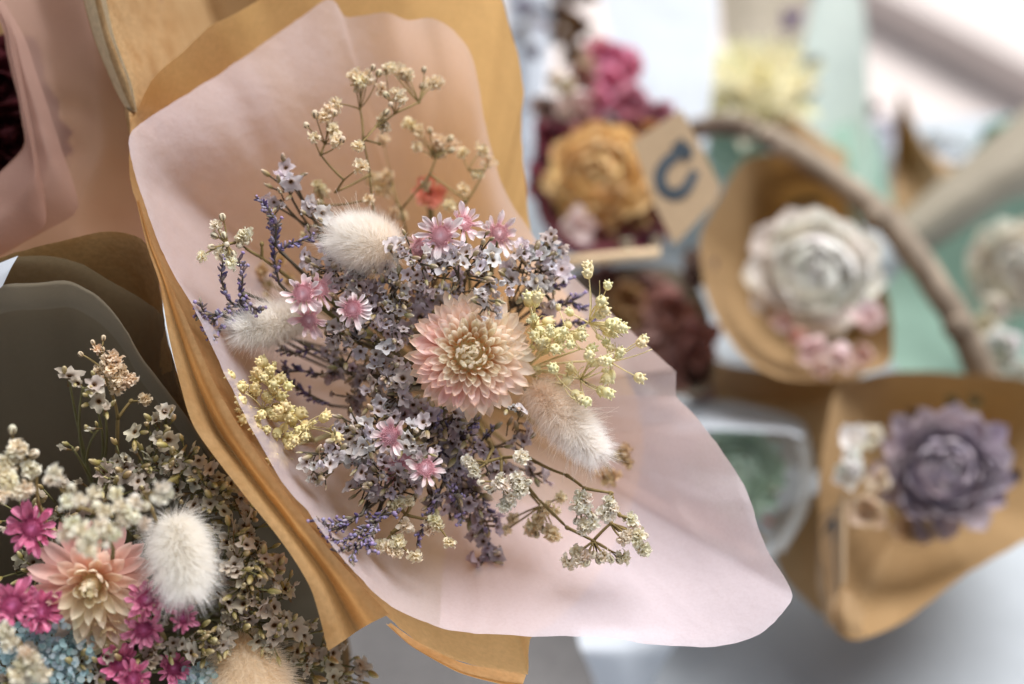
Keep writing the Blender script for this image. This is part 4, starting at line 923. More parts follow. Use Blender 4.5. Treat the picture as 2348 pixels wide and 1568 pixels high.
GM = 'magenta star flowers of the lower left bouquet'
for a in [(72, 1212, .425, 58, 'magenta star flower highest in the lower left bouquet', (.0, .15), 0.1, 16), (28, 1388, .415, 58, 'large magenta star flower cut by the left picture edge', (-.1, .1), .25, 15),
          (92, 1402, .422, 54, 'magenta star flower behind the one at the left picture edge', (.4, 0), 0, 15), (335, 1375, .424, 46, 'pink magenta star flower touching the foot of the fluffy bunny tail', (-.2, .3), .5, 12),
          (330, 1442, .425, 46, 'pink magenta star flower right under its twin below the peach strawflower', (.0, -.5), .45, 13), (418, 1415, .424, 36, 'small pink magenta star flower right of the two under the fluffy bunny tail', (.2, 0), .4, 10),
          (275, 1522, .428, 46, 'dark magenta star flower at the bottom edge under the cream bloom', (-.3, .2), 0, 14), (305, 1556, .424, 44, 'magenta star flower cut off by the bottom picture edge', (.2, -.2), .1, 13),
          (398, 1532, .436, 40, 'dim magenta star flower at the bottom edge left of the blurred bunny tail', (.1, .2), .2, 13), (375, 1375, .430, 34, 'magenta star flower mostly hidden behind the fluffy bunny tail foot', (.6, 0), .1, 12)]:
    star(a[0], a[1], a[2], a[3], a[4], GM, True, a[5], LB, a[7], a[6], rows=2)

def straw_left():
    p = W(212, 1335, .432); n = (tocam(p) + UP * .05 - RT * .1 - UP * .25).normalized()
    e = empty('strawflower', p, 'peach and cream strawflower with long curling petals, lower left bouquet', 'flower', rot=facing(n, 0))
    R = 150 * PX(.43)
    rings = [(14, .25, .80, .26, 2, 12, .5, .5), (14, .23, .76, .24, 12, 20, .5, .5), (14, .20, .66, .22, 24, 26, .55, .5), (12, .17, .60, .20, 36, 34, .6, .55), (10, .14, .56, .17, 48, 50, .6, .6), (9, .10, .52, .15, 60, 70, .7, .6), (6, .06, .46, .14, 72, 85, .7, .6)]
    def cf(q, a):
        d = e.matrix_basis.to_3x3() @ Vector((-math.sin(a), math.cos(a), 0))
        c = mixc((.95, .62, .58), (1, .90, .70), min(1, q * 1.3 + max(0, -d.dot(UP)) * .7)); return jit(c, .07)
    rosette(e, rings, R, M['petal_soft'], cf, nv=9)
    b = B(); b.ell((0, 0, -.05 * R), (0, 0, 1), .2 * R, .26 * R, 12, 6); ob('receptacle', b.build('receptacle', M['stem_yellow']), e)
    flower_stem(e, p, LB)
    p = W(248, 1440, .434); n = (tocam(p) - UP * .7).normalized()
    e = empty('strawflower', p, 'smaller cream strawflower facing down below the peach one', 'flower', rot=facing(n, 0)); R = 78 * PX(.434)
    rosette(e, [(12, .25, .75, .3, 5, 20, .5, .4), (11, .2, .65, .28, 25, 30, .5, .4), (9, .14, .55, .25, 48, 40, .6, .4), (6, .08, .45, .2, 68, 40, .6, .5)], R, M['petal_soft'], lambda q, a: jit((1, .86, .62), .07))
    flower_stem(e, p, LB)
straw_left()

def blue_spray():
    e = empty('blue_blossom_spray', LB, 'pale blue tiny petalled spray in the bottom left corner', 'dried flower')
    b = B(); st = B()
    zones = [(110, 1490, .428, 75), (60, 1480, .430, 60), (160, 1520, .430, 60), (100, 1545, .428, 70), (30, 1520, .430, 50), (180, 1480, .434, 40), (420, 1560, .44, 30), (470, 1545, .442, 30)]
    for (x, y, d, r) in zones:
        for k in range(int(r * 3.0)):
            a = U(0, 6.28); q = math.sqrt(U(0, 1)) * r
            p = W(x + q * math.cos(a), y + q * math.sin(a), d + U(-.006, .012)) - LB
            n = (tocam(p + LB) + R3(.8)).normalized(); s1 = n.orthogonal().normalized(); s1 = Matrix.Rotation(U(0, 6.28), 3, n) @ s1; s2 = n.cross(s1)
            s = U(.0007, .0013); c = jit(rng.choice([(.45, .62, .66), (.55, .68, .72), (.38, .56, .58), (.62, .72, .72)]), .1)
            v = [p] + [p + s1 * (math.cos(t) * s) + s2 * (math.sin(t) * s * .8) + n * (s * .25) for t in [6.28 * i / 7 for i in range(7)]]
            b.add(v, [(0, i + 1, (i + 1) % 7 + 1) for i in range(7)], 0, None, [c] * 8)
            if k % 6 == 0: st.tube(curve(W(x, y + 20, d + .03) - LB, p, .15, 5), .0002, .00015, 3)
    o = ob('tiny_petals', b.build('tiny_petals', M['blue'], col=True), e); o['kind'] = 'stuff'
    ob('stem', st.build('stem', M['stem_green']), e)
blue_spray()

# dark red blooms glimpsed in the upper left wrap
for (x, y, lb) in [(-20, 210, 'dark maroon dried bloom inside the upper left wrap, at the picture edge'), (10, 310, 'lower dark maroon dried bloom inside the upper left wrap')]:
    p = W(x, y, .53); e = empty('maroon_bloom', p, lb, 'flower', rot=facing((tocam(p) + RT * .2).normalized()))
    rosette(e, [(12, .1, .9, .6, 5, 30, .4, .3), (11, .08, .8, .5, 25, 40, .4, .3), (9, .06, .7, .45, 45, 40, .4, .3), (6, .05, .6, .4, 65, 40, .4, .3)], 150 * PX(.53), M['petal_soft'], lambda q, a: jit((.10, .022, .028), .1))
    flower_stem(e, p, W(180, 420, .66))

# ------------------------------------------------------------------ blurred bouquets behind
def cone_wrap(label, mat, rim, apex, k=.4, extra=None, mname='paper_sheet', amp=.002, seed=1.0, ring=8):
    loc = to_table(W(apex[0], apex[1], apex[2] + .05))
    e = empty('flower_wrap', loc, label, 'bouquet wrap')
    polar(mname, rim, apex, M[mat], e, loc, k=k, ring=ring, nt=120, ns=22, amp=amp, seed=seed)
    stems_below(e, loc, (apex[0], apex[1], apex[2] - .01), r=.008)
    return e, loc

SOLA = [(12, .42, .66, .60, -40, 85, .25, .0), (13, .42, .66, .58, -8, 90, .25, .0), (13, .38, .64, .54, 22, 90, .25, .0), (13, .32, .60, .50, 42, 90, .3, .0), (12, .25, .55, .44, 56, 90, .3, .0), (11, .18, .50, .38, 66, 90, .35, .0), (9, .12, .46, .32, 74, 85, .4, .0), (7, .06, .42, .26, 80, 75, .4, .0)]
def sola(x, y, d, r, label, col, col2=None, tilt=(0, 0), rings=SOLA, name='rosette_flower', base=None, mat='sola', flat=1.0):
    p = W(x, y, d); n = (tocam(p) + RT * tilt[0] + UP * tilt[1]).normalized()
    e = empty(name, p, label, 'flower', rot=facing(n)); R = r * PX(d)
    rosette(e, rings, R, M[mat], lambda q, a: jit(mixc(col, col2 or col, U(0, 1)), .07), nu=6, nv=8, zoff=-.10, wild=1.4)
    b = B(); b.ell((0, 0, -.06 * R), (0, 0, 1), .40 * R, .62 * R, 16, 8); b.t = [.7] * len(b.v); ob('receptacle', b.build('receptacle', M['sola']), e, None, tuple(c * .9 for c in col))
    if base is not None: flower_stem(e, p - n * R * .3, base, .0015)
    return e

def petal_cluster(name, label, spots, mat, cat='dried flower', base=None):
    """a loose head of small blooms; spots: (x, y, d, r, colour, n)"""
    base = base if base is not None else W(spots[0][0], spots[0][1], spots[0][2] + .1)
    e = empty(name, base, label, cat); st = B()
    for (x, y, d, r, c, n) in spots:
        p = W(x, y, d); R = r * PX(d); m0 = Matrix.Translation(p - base) @ facing((tocam(p) + R3(.5)).normalized())
        ms = petal_mesh('petal', R, R * .62, .25, .5, .5, .3, 5, 6, M[mat])
        for k in range(n):
            m = m0 @ Matrix.Rotation(6.283 * k / n + U(-.2, .2), 4, 'Z') @ Matrix.Rotation(U(0, .6), 4, 'X') @ Matrix.Scale(U(.8, 1.1), 4)
            ob('petal', ms, e, m, jit(c, .1))
        for k in range(max(3, n // 2)):
            m = m0 @ Matrix.Rotation(U(0, 6.28), 4, 'Z') @ Matrix.Rotation(U(.7, 1.1), 4, 'X') @ Matrix.Scale(U(.5, .7), 4)
            ob('petal', ms, e, m, jit(mixc(c, (1, 1, 1), .08), .1))
        bb = B(); bb.ell((0, 0, .02 * R), (0, 0, 1), .22 * R, .34 * R, 10, 6); bb.t = [.8] * len(bb.v)
        ob('centre', bb.build('centre', M[mat]), e, m0, jit(c, .05))
        st.tube(curve(Vector((0, 0, 0)), p - base, .08, 5), .0009, .0007, 4)
    ob('stem', st.build('stem', M['stem']), e)
    return e

def flatwrap(label, name, mat, rows, part='paper_sheet', amp=.002, seed=1.0):
    loc = to_table(W(*rows[-1][len(rows[-1]) // 2])); e = empty(name, loc, label, 'bouquet wrap')
    patch(part, rows, M[mat], e, loc, 26, 20, amp, seed); return e, loc
# --- kraft cone with the white rosette
C1 = [(1606, 540, .725), (1612, 640, .712), (1650, 745, .70), (1720, 832, .69), (1800, 868, .685), (1900, 872, .685), (2032, 838, .70), (2046, 760, .74), (2030, 660, .78), (1995, 560, .80), (1930, 460, .82), (1850, 395, .82), (1765, 352, .81), (1700, 372, .79), (1650, 450, .76)]
e1, l1 = cone_wrap('kraft paper cone holding the white rosette flower', 'kraft_far', C1, (1840, 720, .93), .35, mname='kraft_sheet', seed=3)
patch('printed_mark', [[(1772, 520, .846), (1780, 505, .845), (1800, 478, .842), (1840, 455, .838), (1885, 452, .834)], [(1800, 522, .842), (1806, 508, .841), (1818, 490, .838), (1845, 470, .834), (1885, 468, .830)]], M['ink'], e1, l1, 6, 16, 0)
A1 = W(1840, 720, .93)
sola(1865, 628, .715, 158, 'round white rosette flower in the kraft cone under the basket handle', (.98, .97, .93), (.96, .93, .86), tilt=(.05, .1), base=A1)
petal_cluster('pink_floret_cluster', 'pale pink florets below the white rosette flower', [(1790, 737, 0.712, 44, (.92, .76, .74), 7), (1760, 712, 0.722, 34, (.86, .76, .64), 6), (1860, 797, 0.697, 60, (.94, .80, .80), 8), (1930, 802, 0.697, 64, (.95, .82, .82), 8), (1990, 742, 0.702, 64, (.94, .82, .83), 7), (1900, 834, 0.692, 46, (.95, .82, .80), 7), (1820, 767, 0.702, 36, (.80, .54, .48), 6), (1985, 812, 0.702, 46, (.90, .74, .68), 7)], 'petal_soft', base=A1)

# --- kraft wrap with the purple rosette
C2 = [(1876, 1090, .655), (1900, 960, .675), (1925, 888, .69), (2050, 852, .71), (2200, 856, .73), (2350, 872, .745), (2440, 940, .74), (2470, 1080, .71), (2420, 1200, .68), (2350, 1242, .665), (2210, 1320, .645), (2080, 1420, .625), (1990, 1462, .615), (1945, 1468, .615), (1912, 1440, .617), (1895, 1350, .625), (1880, 1220, .64)]
e2, l2 = cone_wrap('open kraft paper wrap holding the purple rosette flower at the right', 'kraft_far', C2, (2120, 1120, .80), .55, mname='kraft_sheet', seed=6, ring=10)
A2 = W(2120, 1120, .80)
patch('standing_flap', [[(1925, 1130, .642), (1934, 1130, .638), (1942, 1132, .645)], [(1922, 1230, .632), (1932, 1230, .626), (1940, 1230, .635)], [(1922, 1340, .622), (1932, 1340, .618), (1938, 1338, .626)]], M['tagcard'], e2, l2, 16, 8, 0)
patch('folded_corner', [[(1925, 1345, .618), (1950, 1360, .616), (1985, 1410, .618)], [(1912, 1400, .615), (1935, 1410, .610), (1975, 1430, .613)], [(1915, 1445, .614), (1940, 1455, .610), (1985, 1462, .612)]], M['kraft_far'], e2, l2, 12, 12, .0005)
PS = [(15, .36, .66, .44, -14, 60, .4, .15), (17, .36, .64, .40, 8, 66, .4, .15), (17, .32, .60, .37, 24, 70, .4, .15), (16, .28, .55, .34, 38, 72, .4, .15), (15, .23, .50, .30, 50, 74, .45, .2), (13, .18, .45, .26, 60, 76, .5, .2), (10, .12, .40, .22, 70, 76, .5, .2), (7, .07, .36, .2, 78, 70, .5, .2), (4, .03, .32, .16, 84, 60, .5, .2)]
sola(2165, 1075, .655, 165, 'dusty purple rosette flower with dark edged petals on the kraft wrap', (.46, .41, .50), (.62, .54, .58), tilt=(.1, .05), rings=PS, base=A2)
petal_cluster('white_floret_cluster', 'white and cream florets left of the purple rosette flower', [(1958, 1015, .645, 50, (.98, .97, .94), 8), (1962, 1085, .64, 56, (.98, .97, .94), 8), (1945, 1050, .64, 46, (.98, .97, .94), 8), (2000, 1000, .65, 46, (.94, .90, .80), 8), (1995, 1175, .65, 76, (.78, .66, .50), 8), (2090, 1220, .66, 70, (.78, .64, .46), 8), (2030, 1110, .65, 50, (.90, .82, .68), 8)], 'petal_soft', base=A2)
petal_cluster('dark_sprig', 'small dark sprigs at the rim of the purple rosette flower', [(2330, 1095, .66, 26, (.10, .07, .07), 5), (2180, 925, .69, 30, (.20, .14, .06), 6), (2090, 945, .70, 24, (.14, .09, .06), 5), (2120, 1225, .66, 22, (.13, .09, .05), 5), (2240, 915, .69, 30, (.25, .18, .08), 5)], 'petal_soft', base=A2)
# tag on the left side of that wrap
def tag_card(label, corners, marks, cord=None):
    d = corners[0][2]; loc = W(*corners[0])
    e = empty('gift_tag', loc, label, 'tag')
    n = len(corners); off = FWD * .0006
    v = [W(*c) - loc for c in corners] + [W(*c) - loc + off for c in corners]
    f = [tuple(range(n)), tuple(range(2 * n - 1, n - 1, -1))] + [(i, i + n, (i + 1) % n + n, (i + 1) % n) for i in range(n)]
    ob('card', mesh('card', v, f, M['tagcard'], smooth=False), e)
    for mk in marks:
        b = B(); pts = crspline(mk['p'], 22); vv = []
        for i, q in enumerate(pts):
            a = pts[max(0, i - 1)]; c = pts[min(21, i + 1)]; dx, dy = c[0] - a[0], c[1] - a[1]; l = math.hypot(dx, dy) or 1
            w2 = mk['w'](i / 21) / 2
            for sgn in (-1, 1): vv.append(W(q[0] - sgn * dy / l * w2, q[1] + sgn * dx / l * w2, q[2]) - loc - FWD * .0008)
        b.add(vv, [(2 * i, 2 * i + 1, 2 * i + 3, 2 * i + 2) for i in range(21)])
        ob('printed_letter', b.build('printed_letter', M['ink']), e)
    return e
tag_card('narrow kraft tag with dark lettering seen edge on beside the purple rosette wrap', [(1878, 1190, .648), (1926, 1150, .64), (1928, 1380, .622), (1898, 1440, .62), (1872, 1340, .635)],
         [dict(p=[(1888, 1250, .6425), (1893, 1220, .6425), (1908, 1195, .6395), (1916, 1215, .637), (1916, 1250, .635)], w=lambda t: 13), dict(p=[(1893, 1290, .6365), (1905, 1310, .6335), (1900, 1340, .6325), (1914, 1300, .632)], w=lambda t: 13)])
tag_card('kraft gift tag printed with a slate blue C shaped arrow, by the ochre bloom', [(1447, 326, .672), (1562, 250, .678), (1598, 320, .677), (1652, 428, .675), (1640, 462, .673), (1546, 562, .666), (1505, 480, .668)],
         [dict(p=[(1585, 340, .6745), (1556, 350, .6735), (1525, 375, .672), (1512, 405, .671), (1520, 435, .670), (1545, 447, .670), (1572, 432, .671), (1594, 392, .673)], w=lambda t: 20 + 8 * math.sin(t * 3.1)),
          dict(p=[(1550, 326, .6738), (1562, 340, .6738), (1574, 356, .6738), (1580, 366, .6738)], w=lambda t: 34 * (1 - .5 * t))])

# --- green rosette in frosted film
C3 = [(1540, 960, .72), (1580, 925, .725), (1640, 918, .73), (1720, 928, .73), (1800, 950, .725), (1846, 975, .715), (1858, 1040, .70), (1850, 1150, .69), (1820, 1220, .685), (1770, 1275, .68), (1680, 1280, .68), (1560, 1180, .69)]
e3, l3 = cone_wrap('frosted white wrap with green rosette flower, behind the pink tissue corner', 'cello', C3, (1690, 1100, .84), .5, mname='film_sheet', seed=4)
A3 = W(1690, 1100, .84)
patch('folded_rim', [[(1540, 995, .690), (1620, 985, .688), (1720, 988, .686), (1800, 992, .684), (1838, 1004, .682)], [(1545, 940, .74), (1630, 918, .745), (1720, 928, .744), (1800, 950, .736), (1850, 980, .722)]], M['white_paper'], e3, l3, 8, 20, .001)
patch('side_fold', [[(1815, 985, .702), (1838, 1060, .690), (1830, 1150, .683), (1780, 1255, .676)], [(1850, 985, .711), (1866, 1060, .698), (1856, 1160, .687), (1795, 1270, .678)]], M['cello'], e3, l3, 8, 20, .001)
sola(1690, 1080, .705, 120, 'sage green rosette flower inside the frosted wrap', (.58, .74, .62), (.68, .80, .70), rings=PS, base=A3)
petal_cluster('mixed_sprig', 'small cream and rose sprigs right of the green rosette', [(1780, 1070, .705, 22, (.55, .40, .26), 6), (1770, 1120, .70, 20, (.62, .50, .40), 6), (1760, 1190, .695, 20, (.62, .35, .30), 6), (1740, 1240, .69, 20, (.6, .45, .25), 6)], 'petal_soft', base=A3)

# --- ochre and magenta bouquet with maroon paper
C4 = [(1225, 330, .77), (1240, 260, .79), (1320, 240, .80), (1420, 280, .80), (1520, 330, .79), (1545, 430, .77), (1530, 540, .75), (1480, 585, .735), (1380, 590, .735), (1290, 570, .74), (1230, 480, .75)]
e4, l4 = cone_wrap('maroon paper wrap around the ochre bloom, behind the kraft edge', 'maroon_paper', C4, (1390, 430, .95), .4, mname='paper_sheet', seed=5)
A4 = W(1390, 430, .95)
OS = SOLA
sola(1372, 405, .735, 128, 'blurred ochre yellow bloom behind the edge of the central kraft wrap', (1, .76, .42), (.96, .70, .36), tilt=(-.15, .05), rings=OS, base=A4, name='ochre_bloom')
petal_cluster('magenta_blossoms', 'magenta dried blossoms above the ochre bloom', [(1420, 140, .80, 66, (.86, .38, .56), 9), (1405, 190, .79, 62, (.88, .44, .60), 9), (1395, 240, .78, 60, (.86, .42, .58), 9), (1460, 220, .79, 76, (.70, .42, .50), 10), (1495, 255, .78, 60, (.64, .34, .42), 8), (1345, 190, .79, 64, (.68, .46, .42), 9), (1270, 300, .77, 66, (.36, .12, .16), 8), (1250, 370, .765, 66, (.30, .09, .13), 8), (1310, 320, .77, 60, (.50, .22, .25), 8), (1360, 270, .78, 60, (.56, .28, .30), 8), (1440, 290, .78, 60, (.60, .30, .34), 8)], 'petal_soft', base=A4)
petal_cluster('cream_blossoms', 'cream buds left of the magenta blossoms', [(1285, 190, .775, 46, (.86, .82, .70), 9), (1305, 215, .775, 36, (.84, .77, .66), 8), (1262, 180, .78, 34, (.80, .72, .58), 8), (1330, 150, .785, 44, (.66, .52, .40), 9), (1285, 260, .765, 44, (.76, .67, .60), 9), (1325, 250, .765, 38, (.66, .50, .46), 8), (1305, 520, .72, 70, (.82, .70, .67), 8)], 'petal_soft', base=A4)
petal_cluster('pink_filler_blossoms', 'soft pink blossoms filling between magenta ones and ochre bloom', [(1330, 230, .785, 60, (.74, .50, .48), 9), (1380, 130, .80, 60, (.80, .42, .50), 9), (1440, 170, .795, 60, (.84, .42, .56), 9), (1500, 300, .785, 60, (.66, .36, .40), 9), (1420, 250, .785, 70, (.72, .36, .46), 9), (1350, 330, .775, 70, (.52, .24, .26), 9), (1260, 240, .785, 60, (.62, .50, .46), 9), (1250, 430, .76, 66, (.34, .12, .14), 9), (1270, 480, .755, 60, (.36, .16, .14), 9), (1450, 500, .75, 70, (.40, .22, .12), 9)], 'petal_soft', base=A4)
petal_cluster('orange_petal_bloom', 'orange petals between the ochre bloom and the printed tag', [(1540, 330, .75, 50, (.62, .28, .09), 6), (1490, 300, .755, 40, (.58, .33, .13), 6)], 'petal_soft', base=A4)
petal_cluster('maroon_and_white_buds', 'maroon and white buds at the foot of the printed tag', [(1480, 545, .71, 30, (.16, .04, .08), 6), (1500, 530, .71, 24, (.2, .06, .10), 6), (1430, 555, .705, 22, (.72, .68, .56), 8), (1510, 555, .705, 24, (.70, .66, .54), 8), (1450, 575, .705, 18, (.62, .55, .38), 8), (1495, 580, .70, 18, (.62, .55, .38), 8), (1380, 545, .715, 36, (.20, .07, .06), 6)], 'petal_soft', base=A4)
# pale stick (edge of a flat wooden slat) and the shaded film-wrapped bunch beneath
b = B(); e5 = W(1290, 604, .66)
b.tube([p - e5 for p in curve(W(1270, 606, .66), W(1512, 580, .665), .0, 4, sag=UP * .001)], .0028, .0026, 8)
o = ob('wooden_stick', b.build('wooden_stick', M['stick'])); o.location = e5
tag(o, 'pale wooden stick lying level under the maroon and white buds', 'stick')
C6 = [(1300, 640, .74), (1420, 610, .76), (1560, 620, .77), (1620, 700, .76), (1640, 820, .74), (1620, 900, .72), (1500, 900, .72), (1380, 800, .72)]
e6, l6 = cone_wrap('shadowy brown film wrap with rose petals between the central bouquet and the cone', 'taupe', C6, (1500, 760, .86), .5, mname='film_sheet', seed=8)
A6 = W(1500, 760, .86)
petal_cluster('rose_and_mustard_petals', 'dim rose and mustard petals right of the yellow bud spray', [(1430, 690, .75, 80, (0.57, 0.38, 0.20), 9), (1480, 650, .755, 80, (0.49, 0.32, 0.29), 9), (1540, 700, .75, 90, (0.55, 0.33, 0.29), 9), (1560, 780, .745, 100, (0.53, 0.30, 0.28), 10), (1610, 850, .75, 90, (0.36, 0.23, 0.21), 9), (1490, 780, .75, 90, (0.57, 0.39, 0.36), 9), (1410, 750, .755, 70, (0.58, 0.42, 0.24), 9), (1590, 640, .76, 80, (0.36, 0.27, 0.25), 9), (1530, 860, .74, 80, (0.44, 0.27, 0.24), 9), (1400, 640, .76, 70, (0.44, 0.30, 0.29), 8), (1440, 840, .74, 70, (0.48, 0.32, 0.28), 8)], 'petal_soft', base=A6)

flatwrap('brown kraft wrap in the shade between the white and the purple rosette wraps', 'flower_wrap', 'kraft_far', [[(1560, 800, .83), (1700, 840, .81), (1850, 850, .81), (1990, 830, .82)], [(1590, 900, .80), (1700, 915, .77), (1840, 915, .765), (1960, 890, .77)], [(1690, 960, .80), (1780, 985, .775), (1860, 985, .765), (1930, 950, .765)], [(1800, 1060, .79), (1850, 1080, .775), (1890, 1080, .765), (1920, 1060, .77)]], 'kraft_sheet', .003, 15)
flatwrap('brown kraft corner behind the narrow lettered tag', 'flower_wrap', 'kraft_far', [[(1770, 1180, .74), (1830, 1150, .735), (1890, 1120, .73)], [(1775, 1270, .725), (1830, 1260, .715), (1895, 1240, .715)], [(1800, 1330, .715), (1850, 1340, .705), (1900, 1330, .70)], [(1870, 1400, .70), (1885, 1410, .695), (1905, 1410, .69)]], 'kraft_sheet', .002, 16)
# --- basket with the branch handle
def basket():
    c = Vector((.27, .90, 0)); loc = W(1930, 700, 1.0); loc = Vector((loc.x, loc.y, 0.004))
    e = empty('basket_handle', loc, 'curved bare branch basket handle arching over the right hand bouquets', 'basket handle')
    b = B()
    H = [(1470, 420, .93), (1530, 330, .90), (1621, 289, .87), (1691, 289, .855), (1771, 317, .84), (1864, 378, .82), (1958, 443, .80), (2028, 501, .79), (2098, 588, .78), (2145, 656, .775), (2192, 728, .77), (2239, 829, .77), (2280, 960, .785), (2305, 1100, .82)]
    P = crspline(H, 60)
    pts = [W(*q) + R3(.0004) for q in P]
    b.tube([p - loc for p in pts], .0066, .0086, 14)
    for kx, ky, kd in ((2010, 498, .788), (2196, 748, .767), (1800, 345, .832)):
        b.ell(W(kx, ky, kd) - loc, (RT * .6 + UP * -.8), .008, .0088, 8, 5)
    ob('branch', b.build('branch', M['wood']), e)
basket()

# --- mint wrap at the right
C7 = [(2015, 690, 0.845), (2060, 620, 0.865), (2115, 588, 0.875), (2220, 520, 0.890), (2330, 452, 0.900), (2420, 470, 0.895), (2480, 650, 0.865), (2470, 850, 0.835), (2380, 930, 0.815), (2220, 900, 0.815), (2080, 870, 0.820), (2030, 790, 0.830)]
e7, l7 = cone_wrap('mint green paper wrap behind the branch handle at the right', 'mint', C7, (2260, 740, .925), .45, mname='mint_sheet', seed=9, ring=10)
A7 = W(2260, 740, .925)
sola(2330, 615, .83, 120, 'cream white bloom in the mint wrap, cut by the right picture edge', (.97, .95, .90), (.90, .82, .68), base=A7, name='cream_bloom')
petal_cluster('white_bloom', 'white ruffled bloom below the cream one at the right picture edge', [(2320, 790, .80, 80, (.90, .92, .92), 9), (2290, 840, .80, 60, (.86, .88, .82), 8), (2350, 850, .80, 70, (.90, .92, .90), 8), (2265, 740, .81, 50, (.84, .80, .66), 7), (2280, 700, .815, 54, (.88, .85, .78), 8), (2250, 600, .84, 44, (.66, .56, .40), 6)], 'petal_soft', base=A7)

# --- taupe roll
flatwrap('taupe paper wrap lying diagonally above the mint wrap', 'flower_wrap', 'taupe', [[(2060, 500, .985), (2170, 400, 1.0), (2290, 300, 1.02), (2420, 190, 1.04)], [(2075, 530, .955), (2190, 440, .97), (2310, 360, .985), (2440, 270, 1.0)], [(2090, 570, .965), (2200, 500, .975), (2330, 420, .985), (2460, 340, 1.0)], [(2090, 600, 1.02), (2210, 545, 1.02), (2340, 480, 1.03), (2470, 420, 1.04)]], seed=2)
# --- small upright kraft cone
e8, l8 = flatwrap('small pointed kraft cone standing at the upper right', 'flower_wrap', 'kraft_far', [[(2062, 212, 1.05), (2064, 214, 1.048), (2067, 215, 1.05), (2070, 218, 1.055)], [(2050, 320, 1.06), (2068, 320, 1.09), (2100, 310, 1.05), (2120, 330, 1.06)], [(2045, 420, 1.05), (2090, 410, 1.06), (2150, 380, 1.02), (2195, 390, 1.05)], [(2045, 520, 1.03), (2110, 510, 1.0), (2190, 460, 1.0), (2250, 430, 1.05)]], 'kraft_sheet', .001, 3)
petal_cluster('white_petal_bloom', 'soft bluish white petals left of the small kraft cone', [(2010, 330, 1.1, 60, (.80, .83, .90), 6), (2025, 290, 1.12, 50, (.76, .76, .82), 6), (2000, 250, 1.12, 40, (.50, .42, .42), 5)], 'petal_soft')
petal_cluster('white_petal_bloom', 'soft white petals right of the small kraft cone', [(2150, 320, 1.1, 50, (.78, .82, .86), 6), (2190, 340, 1.1, 40, (.74, .78, .80), 6)], 'petal_soft')
petal_cluster('teal_bloom', 'blurred teal green bloom near the right picture edge', [(2270, 310, 1.1, 60, (.32, .56, .46), 8), (2310, 320, 1.1, 50, (.42, .62, .54), 7), (2240, 360, 1.08, 44, (.15, .34, .26), 6), (2320, 290, 1.11, 44, (.46, .66, .58), 7), (2200, 385, 1.06, 40, (.30, .26, .20), 6)], 'petal_soft')
# --- cream spiky bloom in pale mint paper
e9, l9 = cone_wrap('pale mint paper wrap around the cream spiky bloom at the top', 'mint_pale', [(1560, 240, .98), (1600, 140, 1.0), (1660, 300, .95), (1790, 330, .95), (1900, 400, .94), (1985, 440, .95), (1990, 250, 1.0), (1985, 60, 1.05), (1960, -60, 1.08), (1880, -80, 1.10), (1850, 120, 1.10), (1700, 100, 1.10)], (1790, 330, 1.06), .4, mname='mint_sheet', seed=12, ring=10)
A9 = W(1790, 330, 1.06)
CS = [(14, .25, .80, .26, 0, 14, .5, .5), (14, .24, .80, .24, 16, 14, .5, .5), (13, .2, .78, .22, 32, 12, .5, .5), (11, .16, .76, .20, 48, 12, .5, .5), (9, .1, .74, .18, 64, 10, .5, .5), (6, .05, .72, .16, 78, 6, .5, .5)]
sola(1735, 215, .955, 165, 'cream yellow spiky bloom at the top of the picture', (.94, .89, .60), (.95, .93, .78), tilt=(-.1, 1.0), rings=CS, base=A9, name='spiky_bloom', mat='petal_soft')
petal_cluster('purple_grey_sprigs', 'blurred purple grey sprigs right of the cream spiky bloom', [(1810, 50, 1.06, 40, (.36, .28, .44), 6), (1800, 110, 1.05, 34, (.40, .32, .34), 6), (1850, 150, 1.03, 40, (.36, .34, .32), 6), (1870, 200, 1.02, 30, (.34, .34, .36), 6), (1850, 230, 1.0, 40, (.62, .64, .52), 6)], 'petal_soft', base=A9)
flatwrap('kraft paper corner sticking out behind the branch handle', 'flower_wrap', 'kraft_far', [[(1760, 270, .94), (1800, 255, .935), (1840, 280, .935)], [(1790, 320, .93), (1850, 310, .925), (1900, 330, .93)], [(1850, 380, .925), (1900, 380, .92), (1940, 350, .925)], [(1900, 430, .92), (1935, 425, .915), (1935, 400, .92)]], 'kraft_sheet', .001, 5)
flatwrap('mint paper scrap seen under the arch of the branch handle', 'flower_wrap', 'mint', [[(1610, 310, .97), (1680, 300, .975), (1760, 320, .97)], [(1620, 360, .955), (1690, 360, .95), (1760, 360, .955)], [(1640, 410, .95), (1690, 420, .94), (1760, 400, .95)]], 'mint_sheet', .001, 6)
flatwrap('green mint paper strip right of the kraft corner, behind the handle', 'flower_wrap', 'mint', [[(1900, 300, 1.0), (1950, 280, 1.01), (2010, 300, 1.02)], [(1920, 400, .98), (1960, 400, .97), (2030, 400, .99)], [(1950, 520, .97), (1990, 520, .96), (2060, 520, .98)]], 'mint_sheet', .001, 7)
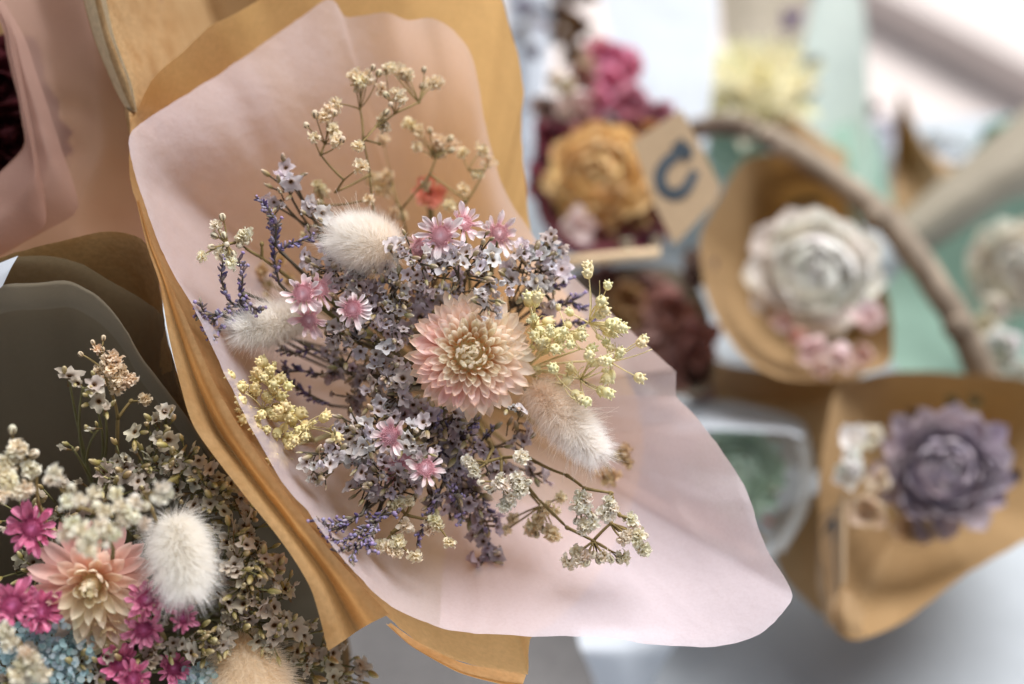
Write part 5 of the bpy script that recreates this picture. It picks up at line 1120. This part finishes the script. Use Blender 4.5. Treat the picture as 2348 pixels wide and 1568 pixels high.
# --- white wrap and brown clump at the top centre
flatwrap('white paper wrap leaning behind the magenta blossoms', 'flower_wrap', 'white_paper', [[(1370, -80, .98), (1480, -90, .99), (1640, -90, 1.0)], [(1390, 60, .95), (1490, 60, .955), (1640, 50, .97)], [(1420, 180, .92), (1500, 190, .915), (1630, 200, .93)], [(1440, 320, .90), (1510, 340, .885), (1620, 340, .90)]], 'paper_sheet', .004, 8)
flatwrap('white paper wrap edge beside the central kraft rim at the top', 'flower_wrap', 'white_paper', [[(1150, -80, .98), (1220, -80, .96), (1270, -60, .98)], [(1160, 80, .95), (1225, 90, .93), (1265, 80, .95)], [(1170, 220, .92), (1220, 250, .90), (1250, 220, .92)], [(1180, 380, .90), (1205, 380, .88), (1225, 360, .90)]], 'paper_sheet', .004, 9)
petal_cluster('brown_seed_heads', 'dark brown dried seed heads at the top behind the white wraps', [(1300, 30, .96, 50, (.14, .065, .03), 8), (1330, 70, .95, 50, (.18, .09, .04), 8), (1310, 110, .94, 48, (.20, .11, .05), 8), (1340, -10, .97, 50, (.13, .06, .03), 8), (1280, -20, .97, 50, (.12, .05, .03), 8), (1360, 110, .94, 40, (.24, .16, .08), 8), (1285, 80, .95, 40, (.16, .08, .04), 8)], 'petal_soft')
petal_cluster('grey_mauve_blossoms', 'blurred grey mauve blossoms by the kraft rim at the top', [(1205, 20, .90, 34, (.34, .32, .40), 7), (1230, 60, .89, 36, (.62, .62, .70), 7), (1195, 75, .89, 30, (.36, .32, .36), 7), (1225, 115, .88, 30, (.30, .28, .34), 7), (1240, 20, .90, 30, (.60, .62, .70), 7)], 'petal_soft')
# dark upright behind the spiky bloom
flatwrap('dark grey paper wrap behind the tip of the cream spiky bloom', 'flower_wrap', 'taupe', [[(1640, -80, 1.14), (1740, -90, 1.13), (1860, -80, 1.15)], [(1650, 30, 1.12), (1740, 40, 1.11), (1850, 40, 1.13)], [(1660, 130, 1.10), (1740, 140, 1.09), (1840, 140, 1.11)]], 'paper_sheet', .002, 11)
def shadow_sheet():  # dark sheet laid on the table in place of the bouquet's shadow
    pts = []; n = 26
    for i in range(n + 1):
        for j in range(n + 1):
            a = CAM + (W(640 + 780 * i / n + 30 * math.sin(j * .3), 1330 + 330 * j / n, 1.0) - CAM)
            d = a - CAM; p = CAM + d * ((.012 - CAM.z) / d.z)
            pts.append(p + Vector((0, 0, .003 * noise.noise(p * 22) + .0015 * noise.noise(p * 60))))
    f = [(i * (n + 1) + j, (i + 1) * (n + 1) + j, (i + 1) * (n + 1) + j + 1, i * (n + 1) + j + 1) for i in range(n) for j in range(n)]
    tag(ob('shadow_sheet', mesh('shadow_sheet', pts, f, M['shadow_sheet'])), 'dark grey sheet painted as the shadow under the central bouquet', 'cloth')
shadow_sheet()
# white paper on the table at the bottom
flatwrap('folded white paper corner on the table under the pink tissue', 'paper_wrap', 'white_paper', [[(1320, 1440, .66), (1420, 1440, .665), (1560, 1440, .69)], [(1330, 1485, .645), (1425, 1490, .655), (1540, 1490, .69)], [(1350, 1530, .65), (1430, 1535, .66), (1510, 1540, .695)], [(1375, 1600, .66), (1430, 1600, .67), (1490, 1600, .70)]], 'paper_sheet', .0008, 13)
